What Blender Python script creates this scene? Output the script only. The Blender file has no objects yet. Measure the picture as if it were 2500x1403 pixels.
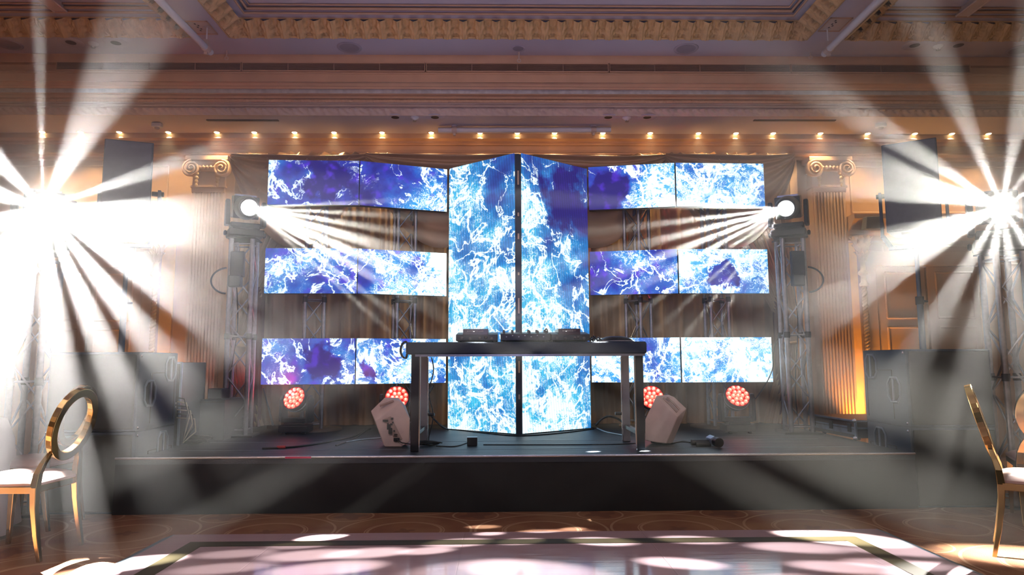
import bpy, bmesh, math, random
from mathutils import Vector, Matrix
random.seed(7)
S = bpy.context.scene
COL = S.collection
rad = math.radians

# ------------------------------------------------------------------ camera
F = 1667.0; PITCH = rad(6.3); YAW = rad(1.0); ROLL = .004; H = 1.14
fw = Vector((math.sin(YAW)*math.cos(PITCH), math.cos(YAW)*math.cos(PITCH), math.sin(PITCH)))
r0 = Vector((math.cos(YAW), -math.sin(YAW), 0)); u0 = r0.cross(fw)
rt = math.cos(ROLL)*r0 - math.sin(ROLL)*u0; up = math.sin(ROLL)*r0 + math.cos(ROLL)*u0
cam = bpy.data.objects.new('camera', bpy.data.cameras.new('camera')); COL.objects.link(cam)
cam.data.sensor_width = 36; cam.data.lens = F/2500*36; cam.data.clip_start = .05; cam.data.clip_end = 100
m = Matrix((rt, up, -fw)).transposed().to_4x4(); m.translation = (0, 0, H); cam.matrix_world = m
S.camera = cam

def ray(px, py): return fw + rt*((px-1250)/F) + up*(-(py-701.5)/F)
def atY(px, py, Y):
    d = ray(px, py); t = Y/d.y; return Vector((d.x*t, Y, H+d.z*t))
def atZ(px, py, z):
    d = ray(px, py); t = (z-H)/d.z; return Vector((d.x*t, d.y*t, z))

# ------------------------------------------------------------------ world, exposure
S.view_settings.view_transform = 'Standard'; S.view_settings.look = 'None'
S.view_settings.exposure = 0.0; S.view_settings.gamma = 1.0; S.view_settings.use_curve_mapping = False
W = bpy.data.worlds.new('world'); S.world = W; W.use_nodes = True
W.node_tree.nodes['Background'].inputs[0].default_value = (.60, .52, .55, 1)
W.node_tree.nodes['Background'].inputs[1].default_value = .06
cy = S.cycles
cy.max_bounces = 5; cy.diffuse_bounces = 2; cy.glossy_bounces = 3; cy.transmission_bounces = 2; cy.volume_bounces = 0
cy.transparent_max_bounces = 6; cy.caustics_reflective = False; cy.caustics_refractive = False
cy.use_denoising = True; cy.sample_clamp_indirect = 4.0
cy.use_adaptive_sampling = True; cy.adaptive_threshold = .03

# ------------------------------------------------------------------ lights
HAZE_DENSITY = .055
def lamp(name, kind, loc, energy, color=(1, 1, 1), size=.05, parent=None, aim=None, cone=60, blend=.5):
    L = bpy.data.lights.new(name, kind); L.energy = energy; L.color = color
    if kind == 'AREA': L.size = size
    else: L.shadow_soft_size = size
    if kind == 'SPOT': L.spot_size = rad(cone); L.spot_blend = blend
    o = bpy.data.objects.new(name, L); COL.objects.link(o); o.location = loc
    if aim is not None:
        o.rotation_euler = (Vector(aim)-Vector(loc)).to_track_quat('-Z', 'Y').to_euler()
    if parent: o.parent = parent
    return o
# added soft fill spots without fittings, out of view, for the room's ambience
for x, y, e, c in ((-3.4, 1.2, 44, (1, .60, .50)), (3.4, 1.2, 36, (1, .80, .58)), (0, -1.0, 36, (.84, .80, 1)), (-1.6, 2.6, 12, (1, .7, .68)), (1.9, 2.6, 12, (.8, .8, 1))):
    lamp('room_fill_spot', 'SPOT', (x, y, 4.3), e*1.5, c, .25, aim=(x*.75, y+4.2, 1.4), cone=130, blend=.9)
for x in (-5.6, 5.6):      # added side spots, out of view, raking the curtain to shade its folds
    lamp('curtain_fill_spot', 'SPOT', (x, 6.4, 4.0), 60, (1, .74, .46), .06, aim=(-x*.12, 8.1, 1.9), cone=56, blend=.7)
for x in (-2.4, 2.4):  # added warm front fill without fittings, for the curtain
    lamp('front_fill_spot', 'SPOT', (x, 1.4, 4.2), 60, (1, .76, .60), .08, aim=(x*.5, 7.0, 1.4), cone=46, blend=.7)
for x, e, c in ((-3.9, 46, (1, .34, .28)), (0.1, 110, (.46, .48, 1)), (3.9, 42, (1, .60, .38))):   # added fill spots in mid-air, no fittings, that wash the ceiling
    lamp('ceiling_fill_spot', 'SPOT', (x, 2.4, 1.9), e, c, .3, aim=(x, 6.2, 4.5), cone=125, blend=1)

# ------------------------------------------------------------------ materials
MATS = {}
def N(nt, t, **kw):
    n = nt.nodes.new(t)
    for k, v in kw.items():
        if k.startswith('i_'):
            key = k[2:]; key = int(key) if key.isdigit() else key.replace('_', ' ')
            n.inputs[key].default_value = v
        else: setattr(n, k, v)
    return n
def math_(nt, op, a, b=None, c=None, clamp=False):
    n = nt.nodes.new('ShaderNodeMath'); n.operation = op; n.use_clamp = clamp
    for i, x in enumerate((a, b, c)):
        if x is None: continue
        if isinstance(x, (int, float)): n.inputs[i].default_value = x
        else: nt.links.new(x, n.inputs[i])
    return n.outputs[0]
def smooth(nt, x, lo, hi, a=0.0, b=1.0):
    n = nt.nodes.new('ShaderNodeMapRange'); n.interpolation_type = 'SMOOTHSTEP'
    nt.links.new(x, n.inputs[0])
    for i, v in zip((1, 2, 3, 4), (lo, hi, a, b)):
        if isinstance(v, (int, float)): n.inputs[i].default_value = v
        else: nt.links.new(v, n.inputs[i])
    return n.outputs[0]
def mixc(nt, fac, a, b, mode='MIX'):
    n = nt.nodes.new('ShaderNodeMix'); n.data_type = 'RGBA'; n.blend_type = mode
    if isinstance(fac, (int, float)): n.inputs[0].default_value = fac
    else: nt.links.new(fac, n.inputs[0])
    for s, v in ((6, a), (7, b)):
        if isinstance(v, tuple): n.inputs[s].default_value = (*v[:3], 1)
        else: nt.links.new(v, n.inputs[s])
    return n.outputs[2]
def mat(name, col, rough=.6, metal=0.0, noise=0.0, nscale=8.0, bump=0.0, bscale=60.0, emit=None, estr=0.0, coat=0.0, stretch=None):
    if name in MATS: return MATS[name]
    M = bpy.data.materials.new(name); M.use_nodes = True; nt = M.node_tree; b = nt.nodes['Principled BSDF']
    b.inputs['Base Color'].default_value = (*col, 1); b.inputs['Roughness'].default_value = rough; b.inputs['Metallic'].default_value = metal
    if coat: b.inputs['Coat Weight'].default_value = coat; b.inputs['Coat Roughness'].default_value = .1
    if noise or bump:
        tc = N(nt, 'ShaderNodeTexCoord'); vec = tc.outputs['Object']
        if stretch:
            mp = N(nt, 'ShaderNodeMapping'); mp.inputs['Scale'].default_value = stretch; nt.links.new(vec, mp.inputs[0]); vec = mp.outputs[0]
    if noise:
        n = N(nt, 'ShaderNodeTexNoise', i_Scale=nscale, i_Detail=5.0); nt.links.new(vec, n.inputs['Vector'])
        f = smooth(nt, n.outputs[0], .3, .7)
        nt.links.new(mixc(nt, f, tuple(c*(1-noise) for c in col), tuple(min(1, c*(1+noise)) for c in col)), b.inputs['Base Color'])
        nt.links.new(smooth(nt, n.outputs[0], .2, .8, max(.02, rough*(1-noise*.6)), min(1, rough*(1+noise*.6))), b.inputs['Roughness'])
    if bump:
        n = N(nt, 'ShaderNodeTexNoise', i_Scale=bscale, i_Detail=4.0); nt.links.new(vec, n.inputs['Vector'])
        bp = N(nt, 'ShaderNodeBump', i_Strength=bump, i_Distance=.01); nt.links.new(n.outputs[0], bp.inputs['Height']); nt.links.new(bp.outputs[0], b.inputs['Normal'])
    if emit:
        b.inputs['Emission Color'].default_value = (*emit, 1); b.inputs['Emission Strength'].default_value = estr
    MATS[name] = M; return M

M_wall = mat('warm_plaster', (.60, .36, .20), .6, noise=.05, nscale=2)
M_wallp = mat('wall_panel_paint', (.64, .42, .25), .5, noise=.05, nscale=3)
M_ceil = mat('ceiling_paint', (.60, .54, .60), .7, noise=.03, nscale=1.5)
M_gold = mat('antique_gilt_plaster', (.66, .44, .20), .45, noise=.12, nscale=14, bump=.15, bscale=60)
M_corn = mat('cornice_cream_paint', (.60, .38, .24), .5, noise=.06, nscale=5)
M_cornl = mat('cornice_pale_paint', (.62, .49, .42), .5, noise=.06, nscale=5)
M_dark = mat('dark_slot', (.03, .02, .02), .7, noise=.1)
M_blk = mat('black_plastic', (.018, .02, .025), .42, noise=.15, nscale=20, bump=.1)
M_blkm = mat('black_painted_steel', (.02, .022, .028), .35, .2, noise=.1, nscale=20)
M_cab = mat('textured_black_cabinet_paint', (.05, .075, .105), .5, noise=.12, nscale=9, bump=.35, bscale=260)
M_gril = mat('speaker_grille', (.035, .042, .04), .6, noise=.1, nscale=30, bump=.5, bscale=500)
M_alu = mat('brushed_aluminium', (.36, .37, .41), .36, .9, noise=.1, nscale=30)
M_chr = mat('chrome_edge', (.8, .82, .85), .12, 1.0, noise=.03)
M_stage = mat('stage_deck_carpet', (.018, .028, .042), .42, noise=.25, nscale=5, bump=.3, bscale=200, stretch=(.3, 3, 1))
M_skirt = mat('black_stage_skirt', (.008, .009, .012), .8, noise=.1)
M_white = mat('white_painted_pipe', (.78, .76, .78), .4, noise=.03)
M_curt = mat('champagne_satin_curtain', (.58, .39, .22), .6, noise=.07, nscale=4, bump=.1, bscale=150)
M_curt2 = mat('champagne_satin_swag', (.60, .41, .25), .62, noise=.07, nscale=4, bump=.1, bscale=150)
M_maroon = mat('maroon_drape', (.16, .035, .035), .6, noise=.1, nscale=6)
M_wood = mat('plywood_base', (.15, .115, .085), .5, noise=.15, nscale=12, stretch=(1, 8, 1))
M_mon = mat('white_monitor_cabinet', (.86, .70, .66), .5, noise=.04, nscale=14, bump=.1, bscale=200)
M_mon2 = mat('monitor_recess', (.50, .38, .34), .55, noise=.06)
M_chair = mat('polished_gold_steel', (.58, .40, .17), .16, 1.0, noise=.04, nscale=6)
M_seat = mat('cream_leatherette', (.56, .40, .36), .35, noise=.04, nscale=9)
M_cloth = mat('white_tablecloth', (.80, .70, .72), .75, noise=.04, nscale=6)
M_rub = mat('rubber_cable', (.012, .013, .016), .45, noise=.1)
M_cabw = mat('silver_tape', (.35, .40, .46), .35, .3, noise=.1)
M_lens = mat('lamp_lens_lit', (1, 1, 1), .2, noise=.02, emit=(1, .99, .96), estr=12.0)
M_down = mat('downlight_lamp_lit', (1, 1, 1), .3, noise=.02, emit=(1, .80, .42), estr=14.0)
M_red = mat('red_led_lens_lit', (1, .2, .15), .3, noise=.02, emit=(1, .10, .065), estr=3.4)
M_redc = mat('red_led_core_lit', (1, .4, .3), .3, noise=.02, emit=(1, .42, .30), estr=2.6)
M_redb = mat('red_glow_bezel', (.30, .01, .01), .5, noise=.1, emit=(1, .02, .02), estr=.28)  # plate around the LEDs given a faint red glow of its own
M_amber = mat('amber_lit_wall', (.85, .42, .06), .6, noise=.05)
M_flight = mat('flight_case_laminate', (.02, .03, .045), .4, noise=.1)
M_grn = mat('green_indicator_lit', (.5, 1, .3), .4, noise=.02, emit=(.6, 1, .25), estr=5)
M_grey = mat('grey_speaker_cloth', (.33, .29, .33), .8, noise=.06)

for k_ in ('lamp_lens_lit', 'downlight_lamp_lit', 'red_led_lens_lit', 'red_led_core_lit', 'red_glow_bezel', 'green_indicator_lit'): MATS[k_].cycles.emission_sampling = 'NONE'
# ------------------------------------------------------------------ mesh builder
class MB:
    def __init__(s, M=None): s.v = []; s.f = []; s.sm = []; s.M = M or Matrix()
    def add(s, vs, fs, sm=False):
        o = len(s.v); s.v += [s.M @ Vector(p) for p in vs]; s.f += [tuple(i+o for i in f) for f in fs]; s.sm += [sm]*len(fs); return s
    def box(s, c, d, R=None):
        x, y, z = (k/2 for k in d); R = R or Matrix.Identity(3); c = Vector(c)
        vs = [c + R @ Vector((a*x, b*y, e*z)) for a in (-1, 1) for b in (-1, 1) for e in (-1, 1)]
        return s.add(vs, [(0, 1, 3, 2), (4, 6, 7, 5), (0, 4, 5, 1), (2, 3, 7, 6), (0, 2, 6, 4), (1, 5, 7, 3)])
    def bx(s, x0, x1, y0, y1, z0, z1): return s.box(((x0+x1)/2, (y0+y1)/2, (z0+z1)/2), (abs(x1-x0), abs(y1-y0), abs(z1-z0)))
    def path(s, pts, r, n=8, closed=False, cap=True):
        pts = [Vector(p) for p in pts]; k = len(pts); vs = []; rr = r if isinstance(r, (list, tuple)) else [r]*k; ref = None
        for i, p in enumerate(pts):
            a = pts[(i-1) % k] if (i or closed) else p; b = pts[(i+1) % k] if (i < k-1 or closed) else p
            t = (b-a).normalized()
            if ref is None: ref = Vector((0, 0, 1)) if abs(t.z) < .9 else Vector((1, 0, 0))
            e = (ref - t*ref.dot(t)).normalized(); g = t.cross(e); ref = e
            vs += [p + (e*math.cos(2*math.pi*j/n) + g*math.sin(2*math.pi*j/n))*rr[i] for j in range(n)]
        fs = [(i*n+j, i*n+(j+1) % n, ((i+1) % k)*n+(j+1) % n, ((i+1) % k)*n+j) for i in range(k if closed else k-1) for j in range(n)]
        s.add(vs, fs, True)
        if cap and not closed: s.add(vs[:n], [tuple(range(n))[::-1]]); s.add(vs[-n:], [tuple(range(n))])
        return s
    def tube(s, a, b, r, n=10): return s.path([a, b], r, n)
    def lathe(s, prof, n=24, R=None, c=(0, 0, 0), sm=True):
        R = R or Matrix.Identity(3); c = Vector(c); k = len(prof); vs = []
        for r, z in prof: vs += [c + R @ Vector((r*math.cos(2*math.pi*j/n), r*math.sin(2*math.pi*j/n), z)) for j in range(n)]
        s.add(vs, [(i*n+j, i*n+(j+1) % n, (i+1)*n+(j+1) % n, (i+1)*n+j) for i in range(k-1) for j in range(n)], sm)
        zs = [z for _, z in prof]
        if min(r for r, _ in prof) > 1e-5 and max(zs)-min(zs) > .012: s.add(vs[:n], [tuple(range(n))[::-1]]); s.add(vs[-n:], [tuple(range(n))])
        return s
    def grid(s, fn, nu, nv, sm=True):
        vs = [fn(i/nu, j/nv) for i in range(nu+1) for j in range(nv+1)]
        return s.add(vs, [(i*(nv+1)+j, (i+1)*(nv+1)+j, (i+1)*(nv+1)+j+1, i*(nv+1)+j+1) for i in range(nu) for j in range(nv)], sm)
    def prism(s, poly, d):          # poly: list of 3D points, d: extrusion vector
        k = len(poly); d = Vector(d); vs = [Vector(p) for p in poly]; vs += [p+d for p in vs]
        return s.add(vs, [tuple(range(k))[::-1], tuple(range(k, 2*k))]+[(i, (i+1) % k, (i+1) % k+k, i+k) for i in range(k)])
    def hull(s, pts):
        bm = bmesh.new()
        for p in pts: bm.verts.new(p)
        bmesh.ops.convex_hull(bm, input=bm.verts)
        for v in [v for v in bm.verts if not v.link_faces]: bm.verts.remove(v)
        bmesh.ops.dissolve_limit(bm, angle_limit=rad(2), verts=bm.verts, edges=bm.edges)
        bm.verts.index_update(); vs = [v.co.copy() for v in bm.verts]; fs = [tuple(v.index for v in f.verts) for f in bm.faces]; bm.free()
        return s.add(vs, fs)
    def build(s, name, material, parent=None, off=None, bevel=0, seg=2, thick=0, recalc=True):
        if off is None:
            off = Vector(); q = parent
            while q: off = off+q.location; q = q.parent
        me = bpy.data.meshes.new(name); me.from_pydata([p-off for p in s.v], [], s.f); me.polygons.foreach_set('use_smooth', s.sm)
        if recalc:
            bm = bmesh.new(); bm.from_mesh(me); bmesh.ops.recalc_face_normals(bm, faces=bm.faces); bm.to_mesh(me); bm.free()
        me.materials.append(material); me.update()
        o = bpy.data.objects.new(name, me); COL.objects.link(o)
        if parent: o.parent = parent
        if bevel: md = o.modifiers.new('bevel', 'BEVEL'); md.width = bevel; md.segments = seg; md.limit_method = 'ANGLE'; md.angle_limit = rad(40)
        if thick: md = o.modifiers.new('solid', 'SOLIDIFY'); md.thickness = thick; md.offset = 0
        return o
def T(name, label, cat, loc=(0, 0, 0), group=None):
    o = bpy.data.objects.new(name, None); COL.objects.link(o); o.location = loc; o.empty_display_size = .1
    return tag(o, label, cat, group)
def tag(o, label, cat, group=None, kind=None):
    o['label'] = label; o['category'] = cat
    if group: o['group'] = group
    if kind: o['kind'] = kind
    return o
def struct(mb, name, m_, parent=None, **k):
    o = mb.build(name, m_, parent, **k)
    if not parent: o['kind'] = 'structure'
    return o
def copytree(o, parent=None):
    c = o.copy(); COL.objects.link(c); c.parent = parent
    for ch in list(o.children): copytree(ch, c)
    return c
def Rz(a): return Matrix.Rotation(a, 3, 'Z')
def Rx(a): return Matrix.Rotation(a, 3, 'X')
def Ry(a): return Matrix.Rotation(a, 3, 'Y')
def TR(loc, R=None): return Matrix.Translation(Vector(loc)) @ (R.to_4x4() if R else Matrix())

# ================================================================== ROOM
YW = 8.3; ZN = 3.90
# carpet
def carpet():
    M = bpy.data.materials.new('patterned_brown_carpet'); M.use_nodes = True; nt = M.node_tree; b = nt.nodes['Principled BSDF']; b.inputs['Roughness'].default_value = .9
    tc = N(nt, 'ShaderNodeTexCoord'); sp = N(nt, 'ShaderNodeSeparateXYZ'); nt.links.new(tc.outputs['Object'], sp.inputs[0])
    def ringset(ox, oy, per, radii):
        fx = math_(nt, 'SUBTRACT', math_(nt, 'FRACT', math_(nt, 'MULTIPLY_ADD', sp.outputs[0], 1/per, ox)), .5)
        fy = math_(nt, 'SUBTRACT', math_(nt, 'FRACT', math_(nt, 'MULTIPLY_ADD', sp.outputs[1], 1/per, oy)), .5)
        d = math_(nt, 'MULTIPLY', math_(nt, 'SQRT', math_(nt, 'ADD', math_(nt, 'MULTIPLY', fx, fx), math_(nt, 'MULTIPLY', fy, fy))), per)
        tot = None
        for r_, w_ in radii:
            k = smooth(nt, math_(nt, 'ABSOLUTE', math_(nt, 'SUBTRACT', d, r_)), w_*.5, w_, 1.0, 0.0)
            tot = k if tot is None else math_(nt, 'MAXIMUM', tot, k)
        return tot, d, fx, fy
    a, da, fx, fy = ringset(.2, .35, .94, ((.25, .012), (.27, .006), (.455, .012)))
    c, dc, gx, gy = ringset(.7, .85, .94, ((.17, .010),))
    lines = math_(nt, 'MAXIMUM', a, c)
    ang = math_(nt, 'MULTIPLY', math_(nt, 'ARCTAN2', fy, fx), 4.0)
    petal = smooth(nt, math_(nt, 'SUBTRACT', da, math_(nt, 'MULTIPLY_ADD', math_(nt, 'SINE', ang), .02, .055)), -.01, .01, 1.0, 0.0)
    ang2 = math_(nt, 'MULTIPLY', math_(nt, 'ARCTAN2', gy, gx), 4.0)
    petal2 = smooth(nt, math_(nt, 'SUBTRACT', dc, math_(nt, 'MULTIPLY_ADD', math_(nt, 'SINE', ang2), .03, .10)), -.01, .01, 1.0, 0.0)
    n = N(nt, 'ShaderNodeTexNoise', i_Scale=2.2, i_Detail=3.0); nt.links.new(tc.outputs['Object'], n.inputs[0])
    base = mixc(nt, smooth(nt, n.outputs[0], .35, .65), (.20, .075, .035), (.27, .13, .06))
    base = mixc(nt, math_(nt, 'MULTIPLY', petal2, .55), base, (.11, .04, .025))
    base = mixc(nt, math_(nt, 'MULTIPLY', petal, .6), base, (.13, .05, .03))
    base = mixc(nt, math_(nt, 'MULTIPLY', lines, .55), base, (.50, .32, .19))
    nt.links.new(base, b.inputs[0])
    n2 = N(nt, 'ShaderNodeTexNoise', i_Scale=260.0); nt.links.new(tc.outputs['Object'], n2.inputs[0])
    bp = N(nt, 'ShaderNodeBump', i_Strength=.5, i_Distance=.01); nt.links.new(n2.outputs[0], bp.inputs['Height']); nt.links.new(bp.outputs[0], b.inputs['Normal'])
    return M
struct(MB().bx(-8, 8, -4, 9.2, -.1, 0), 'floor', carpet())
struct(MB().bx(-8, 8, YW, YW+.2, 0, 5.2), 'wall_back', M_wall)
struct(MB().bx(-8.2, -8, -4, YW, 0, 5.2), 'wall_left', M_wall)
struct(MB().bx(8, 8.2, -4, YW, 0, 5.2), 'wall_right', M_wall)

# cornice / bulkhead profile, from the niche soffit's front edge up to the main ceiling
YB = 7.06
def prof(pairs): return [(Y, atY(1250, y, Y).z) for y, Y in pairs]
front_y = atZ(1250, 284, ZN).y
ZC = atY(1250, 137, YB).z
struct(MB().bx(-8, 8, front_y, YW, ZN, ZN+.05), 'ceiling', M_ceil).name = 'ceiling_niche'
def extr(profile, x0=-8, x1=8, sm=False):
    mb = MB(); k = len(profile)
    vs = [(x, y, z) for x in (x0, x1) for y, z in profile]
    return mb.add(vs, [(i, i+1, k+i+1, k+i) for i in range(k-1)], sm)
# lower mouldings
pA = prof([(284, front_y), (283, 7.40), (268, 7.40), (267, 7.36), (262, 7.36), (261, 7.32), (256, 7.33), (254, 7.30), (250, 7.30)])
struct(extr(pA), 'trim_1', M_cornl)
pB = prof([(250, 7.30), (242, 7.29), (241, 7.25), (233, 7.25), (232, 7.20), (229, 7.21)])
struct(extr(pB), 'trim_2', M_corn)
struct(extr(prof([(229, 7.21), (219, 7.20)])), 'trim_3', mat('frieze_blue_grey_paint', (.50, .50, .50), .5, noise=.15, nscale=16))
struct(extr(prof([(219, 7.20), (218, 7.16), (212, 7.15), (211, 7.13), (203, 7.11), (202, 7.08)])), 'trim_4', M_corn)
struct(extr(prof([(202, 7.08), (201, YB), (182, YB), (181, YB-.01), (178, YB-.01), (177, YB)])), 'trim_5', M_corn)
gz0, gz1 = atY(1250, 175, YB).z, atY(1250, 156, YB).z
struct(extr([(YB, atY(1250, 177, YB).z), (YB, gz0), (YB+.06, gz0), (YB+.06, gz1), (YB, gz1), (YB-.005, gz1+.02), (YB-.02, ZC)]), 'trim_6', M_corn)
def leafstrip(name, p0, p1, upv, outv, h, unit, depth, m_, kind=0, nu=10, nv=8):
    p0 = Vector(p0); p1 = Vector(p1); L = (p1-p0).length; n = max(1, round(L/unit)); dx = (p1-p0)/n; upv = Vector(upv); outv = Vector(outv).normalized()
    mb = MB()
    for k in range(n):
        def fn(u, v, k=k):
            a = abs(u-.5)*2
            if kind == 0:   # acanthus leaf: ribs, curled tip, and a gap to the next one
                wv = .93*math.sin(math.pi*(.16+.70*v))**.6*(.84+.16*math.cos(v*6.2*math.pi)); q_ = a/wv
                if q_ < 1: d = depth*(.45+.55*math.sqrt(1-q_*q_)+.16*math.cos(math.pi*2*(1.6*q_-1.5*v))*min(1, 3*q_)+.35*max(0, v-.72)*3*(1-q_))+depth*.25*math.exp(-(q_/.12)**2)
                else: d = depth*(.55*math.exp(-((a-1)**2*30+(v-.28)**2*22))+.45*math.exp(-((a-1)**2*40+(v-.72)**2*40)))
            elif kind == 1:  # egg and dart
                d = depth*(math.sqrt(max(0, 1-(a/.75)**2-((v-.5)/.55)**2))+.6*max(0, 1-abs(a-1)*7))
            else:            # slanting leaf and tongue
                w = ((u+.35*v) % 1.0); d = depth*(abs(math.sin(math.pi*w*2))**.6*(.3+.9*v)+.2*math.sin(9*v+5*u))
            return p0+dx*(k+u)+upv*(v*h)+outv*d
        mb.grid(fn, nu, nv)
    return struct(mb, name, m_, recalc=False)
zz = lambda y, Y: atY(1250, y, Y).z
leafstrip('trim_7', (-6.2, 7.395, zz(283, 7.395)), (6.2, 7.395, zz(283, 7.395)), (0, -.25, 1), (0, -1, -.2), zz(268, 7.395)-zz(283, 7.395), .17, .035, M_cornl, 2, 12, 5)
leafstrip('trim_8', (-6.2, 7.285, zz(251, 7.285)), (6.2, 7.285, zz(251, 7.285)), (0, 0, 1), (0, -1, 0), zz(243, 7.285)-zz(251, 7.285), .075, .02, M_corn, 1, 5, 4)
leafstrip('trim_9', (-6.2, 7.145, zz(211, 7.145)), (6.2, 7.145, zz(211, 7.145)), (0, 0, 1), (0, -1, 0), zz(205, 7.145)-zz(211, 7.145), .035, .012, M_cornl, 1, 4, 3)

# main ceiling with three coffers; strips between
Ya = atZ(1250, 92, ZC).y
xL = atZ(560, 90, ZC).x; xR = atZ(1975, 90, ZC).x
xl2 = atZ(468, 90, ZC).x; xr2 = atZ(2068, 90, ZC).x
Yb = 1.6
mb = MB()
mb.bx(-8, 8, Ya, YB+.3, ZC, ZC+.08); mb.bx(xl2, xL, Yb, Ya, ZC, ZC+.08); mb.bx(xR, xr2, Yb, Ya, ZC, ZC+.08); mb.bx(-8, 8, -4, Yb, ZC, ZC+.08)
struct(mb, 'ceiling', M_ceil)
i1 = .13; z1 = ZC+.13            # ornament cove rises inward
tn = 20
def coffer(x0, x1, first, ribs=()):
    for (a, b, o) in (((x0, Ya), (x1, Ya), (0, -1)), ((x0, Yb), (x0, Ya), (1, 0)), ((x1, Yb), (x1, Ya), (-1, 0))):
        A = Vector((*a, ZC)); B = Vector((*b, ZC)); O = Vector((*o, 0))
        if min(abs(A.x), abs(B.x)) > 6.6: continue
        d = (O*i1+Vector((0, 0, z1-ZC))); h = d.length; d.normalize(); nrm = (O*(z1-ZC)-Vector((0, 0, i1))).normalized()
        # mitre: run to the inner corner as it rises
        leafstrip(f'trim_{first}', A-O*.0, B, d, nrm, h, .165, .062, M_gold, 0, 18, 12); first += 1
        t = (B-A).normalized()
        mb = MB()
        mb.path([A+nrm*.008, B+nrm*.008], .012, 6); mb.path([A+d*h, B+d*h], .012, 6)
        struct(mb, f'trim_{first}', M_gold); first += 1
    xa, xb, ya = x0+i1, x1-i1, Ya-i1
    # plain step then inner moulding frame then raised panel
    w = .10; z2 = z1+.07
    fr = MB(); fr.bx(xa-.2, xb+.2, ya-w, ya+.2, z1, z1+.03); fr.bx(xa-.2, xa+w, Yb, ya-w, z1, z1+.03); fr.bx(xb-w, xb+.2, Yb, ya-w, z1, z1+.03)
    struct(fr, f'trim_{first}', M_ceil); first += 1
    e = MB()
    P = [Vector((xa+w, Yb, z1)), Vector((xa+w, ya-w, z1)), Vector((xb-w, ya-w, z1)), Vector((xb-w, Yb, z1))]
    for off, zz_, r_ in ((0, 0, .014), (.035, .03, .018), (.07, .05, .010)):
        e.path([P[0]+Vector((off, 0, zz_)), P[1]+Vector((off, -off, zz_)), P[2]+Vector((-off, -off, zz_)), P[3]+Vector((-off, 0, zz_))], r_, 6)
    struct(e, f'trim_{first}', M_corn); first += 1
    struct(MB().bx(xa, xb, Yb, ya, z1+.06, z1+.10), f'trim_{first}', M_ceil); first += 1
    for xr_ in ribs:
        rb = MB(); rb.bx(xr_-.05, xr_+.05, Yb, ya-w, z1-.005, z1+.062); rb.path([(xr_-.06, Yb, z1), (xr_-.06, ya-w, z1)], .012, 6); rb.path([(xr_+.06, Yb, z1), (xr_+.06, ya-w, z1)], .012, 6)
        struct(rb, f'trim_{first}', M_cornl); first += 1
    return first
nt_ = coffer(xL, xR, 10)
nt_ = coffer(xr2, 7.9, nt_, ribs=(atZ(2350, 38, z1).x,))
nt_ = coffer(-7.9, xl2, nt_, ribs=(atZ(150, 30, z1).x,))

# wall cornice over the stage and wall mouldings
cn = prof([(345, 8.10), (349, 8.10), (350, 8.14), (354, 8.15), (356, 8.19), (366, 8.21), (372, 8.21), (373, 8.17), (377, 8.17), (378, 8.20), (381, 8.21), (384, 8.24), (390, 8.24)])
cn = [(8.02, ZN)]+[(8.02, cn[0][1]+.01)]+cn
cn = [(y, min(z, ZN)) for y, z in cn]
struct(extr(cn+[(YW, cn[-1][1])]), f'trim_{nt_}', M_corn); nt_ += 1
ZCORN = cn[-1][1]

# pilasters with Ionic capitals
def pilaster(px0, px1, label):
    a = atY(px0, 500, 8.15).x; b = atY(px1, 500, 8.15).x; w = b-a; x = (a+b)/2
    t = T('pilaster', label, 'pilaster', (x, 8.22, 0), 'fluted pilasters on the back wall')
    zc = ZCORN; y0 = 8.17
    zt = atY(px0, 438, 8.15).z
    s = MB(); s.bx(x-w/2, x+w/2, y0, YW, 0, zt-.10); nfl = 9
    for k in range(nfl+1): # fillets between flutes
        xx = x-w/2+.03+(w-.06)*k/nfl
        s.bx(xx-.012, xx+.012, y0-.022, y0, .5, zt-.16)
    s.bx(x-w/2, x+w/2, y0-.022, y0, 0, .5); s.bx(x-w/2, x+w/2, y0-.022, y0, zt-.16, zt-.10)
    s.build('shaft', M_wallp, t, bevel=.003, seg=1)
    n = MB(); n.bx(x-w/2-.015, x+w/2+.015, y0-.04, YW-.001, zt-.10, zt-.075); n.bx(x-w/2, x+w/2, y0-.01, YW, zt-.075, zt+.10); n.build('neck', M_corn, t, bevel=.004)
    c = MB(); c.bx(x-w/2-.06, x+w/2+.06, y0-.10, YW, zc-.055, zc-.001); c.bx(x-w/2-.02, x+w/2+.02, y0-.06, YW, zt+.10, zc-.055)
    c.build('abacus', M_corn, t, bevel=.006)
    for sg in (-1, 1):
        v = MB(); cx, cz, R0 = x+sg*(w/2-.015), zt+.12, .095
        pts = []; rr = []
        for k in range(40):
            q = k/39; an = q*2*math.pi*2.4; r_ = R0*(1-q)**.8+.008
            pts.append((cx-sg*math.cos(an+1.57)*r_, y0-.085-.03*q, cz+math.sin(an+1.57)*r_)); rr.append(.020-.010*q)
        v.path(pts, rr, 6); v.lathe([(R0*.92, 0), (R0*.92, .07)], 20, Rx(rad(90)), (cx, y0-.01, cz)); v.build('volute', M_corn, t)
        d = MB()
        for k in range(4): d.lathe([(.004, 0), (.03-.004*k, .02), (.03-.004*k, .035), (.004, .06)], 8, None, (cx-sg*.055, y0-.06, zt+.03-k*.045))
        d.build('husk_drop', M_gold, t)
    e = MB()
    for k in range(5): e.lathe([(.003, 0), (.018, .012), (.022, .03), (.003, .05)], 8, None, (x+(k-2)*.045, y0-.07, zt+.115))
    e.build('egg_moulding', M_corn, t)
    return t
pilaster(466, 546, 'fluted cream pilaster with a scrolled capital, left of the stage curtain')
pilaster(1986, 2068, 'fluted cream pilaster with a scrolled capital, right of the stage curtain')
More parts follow.
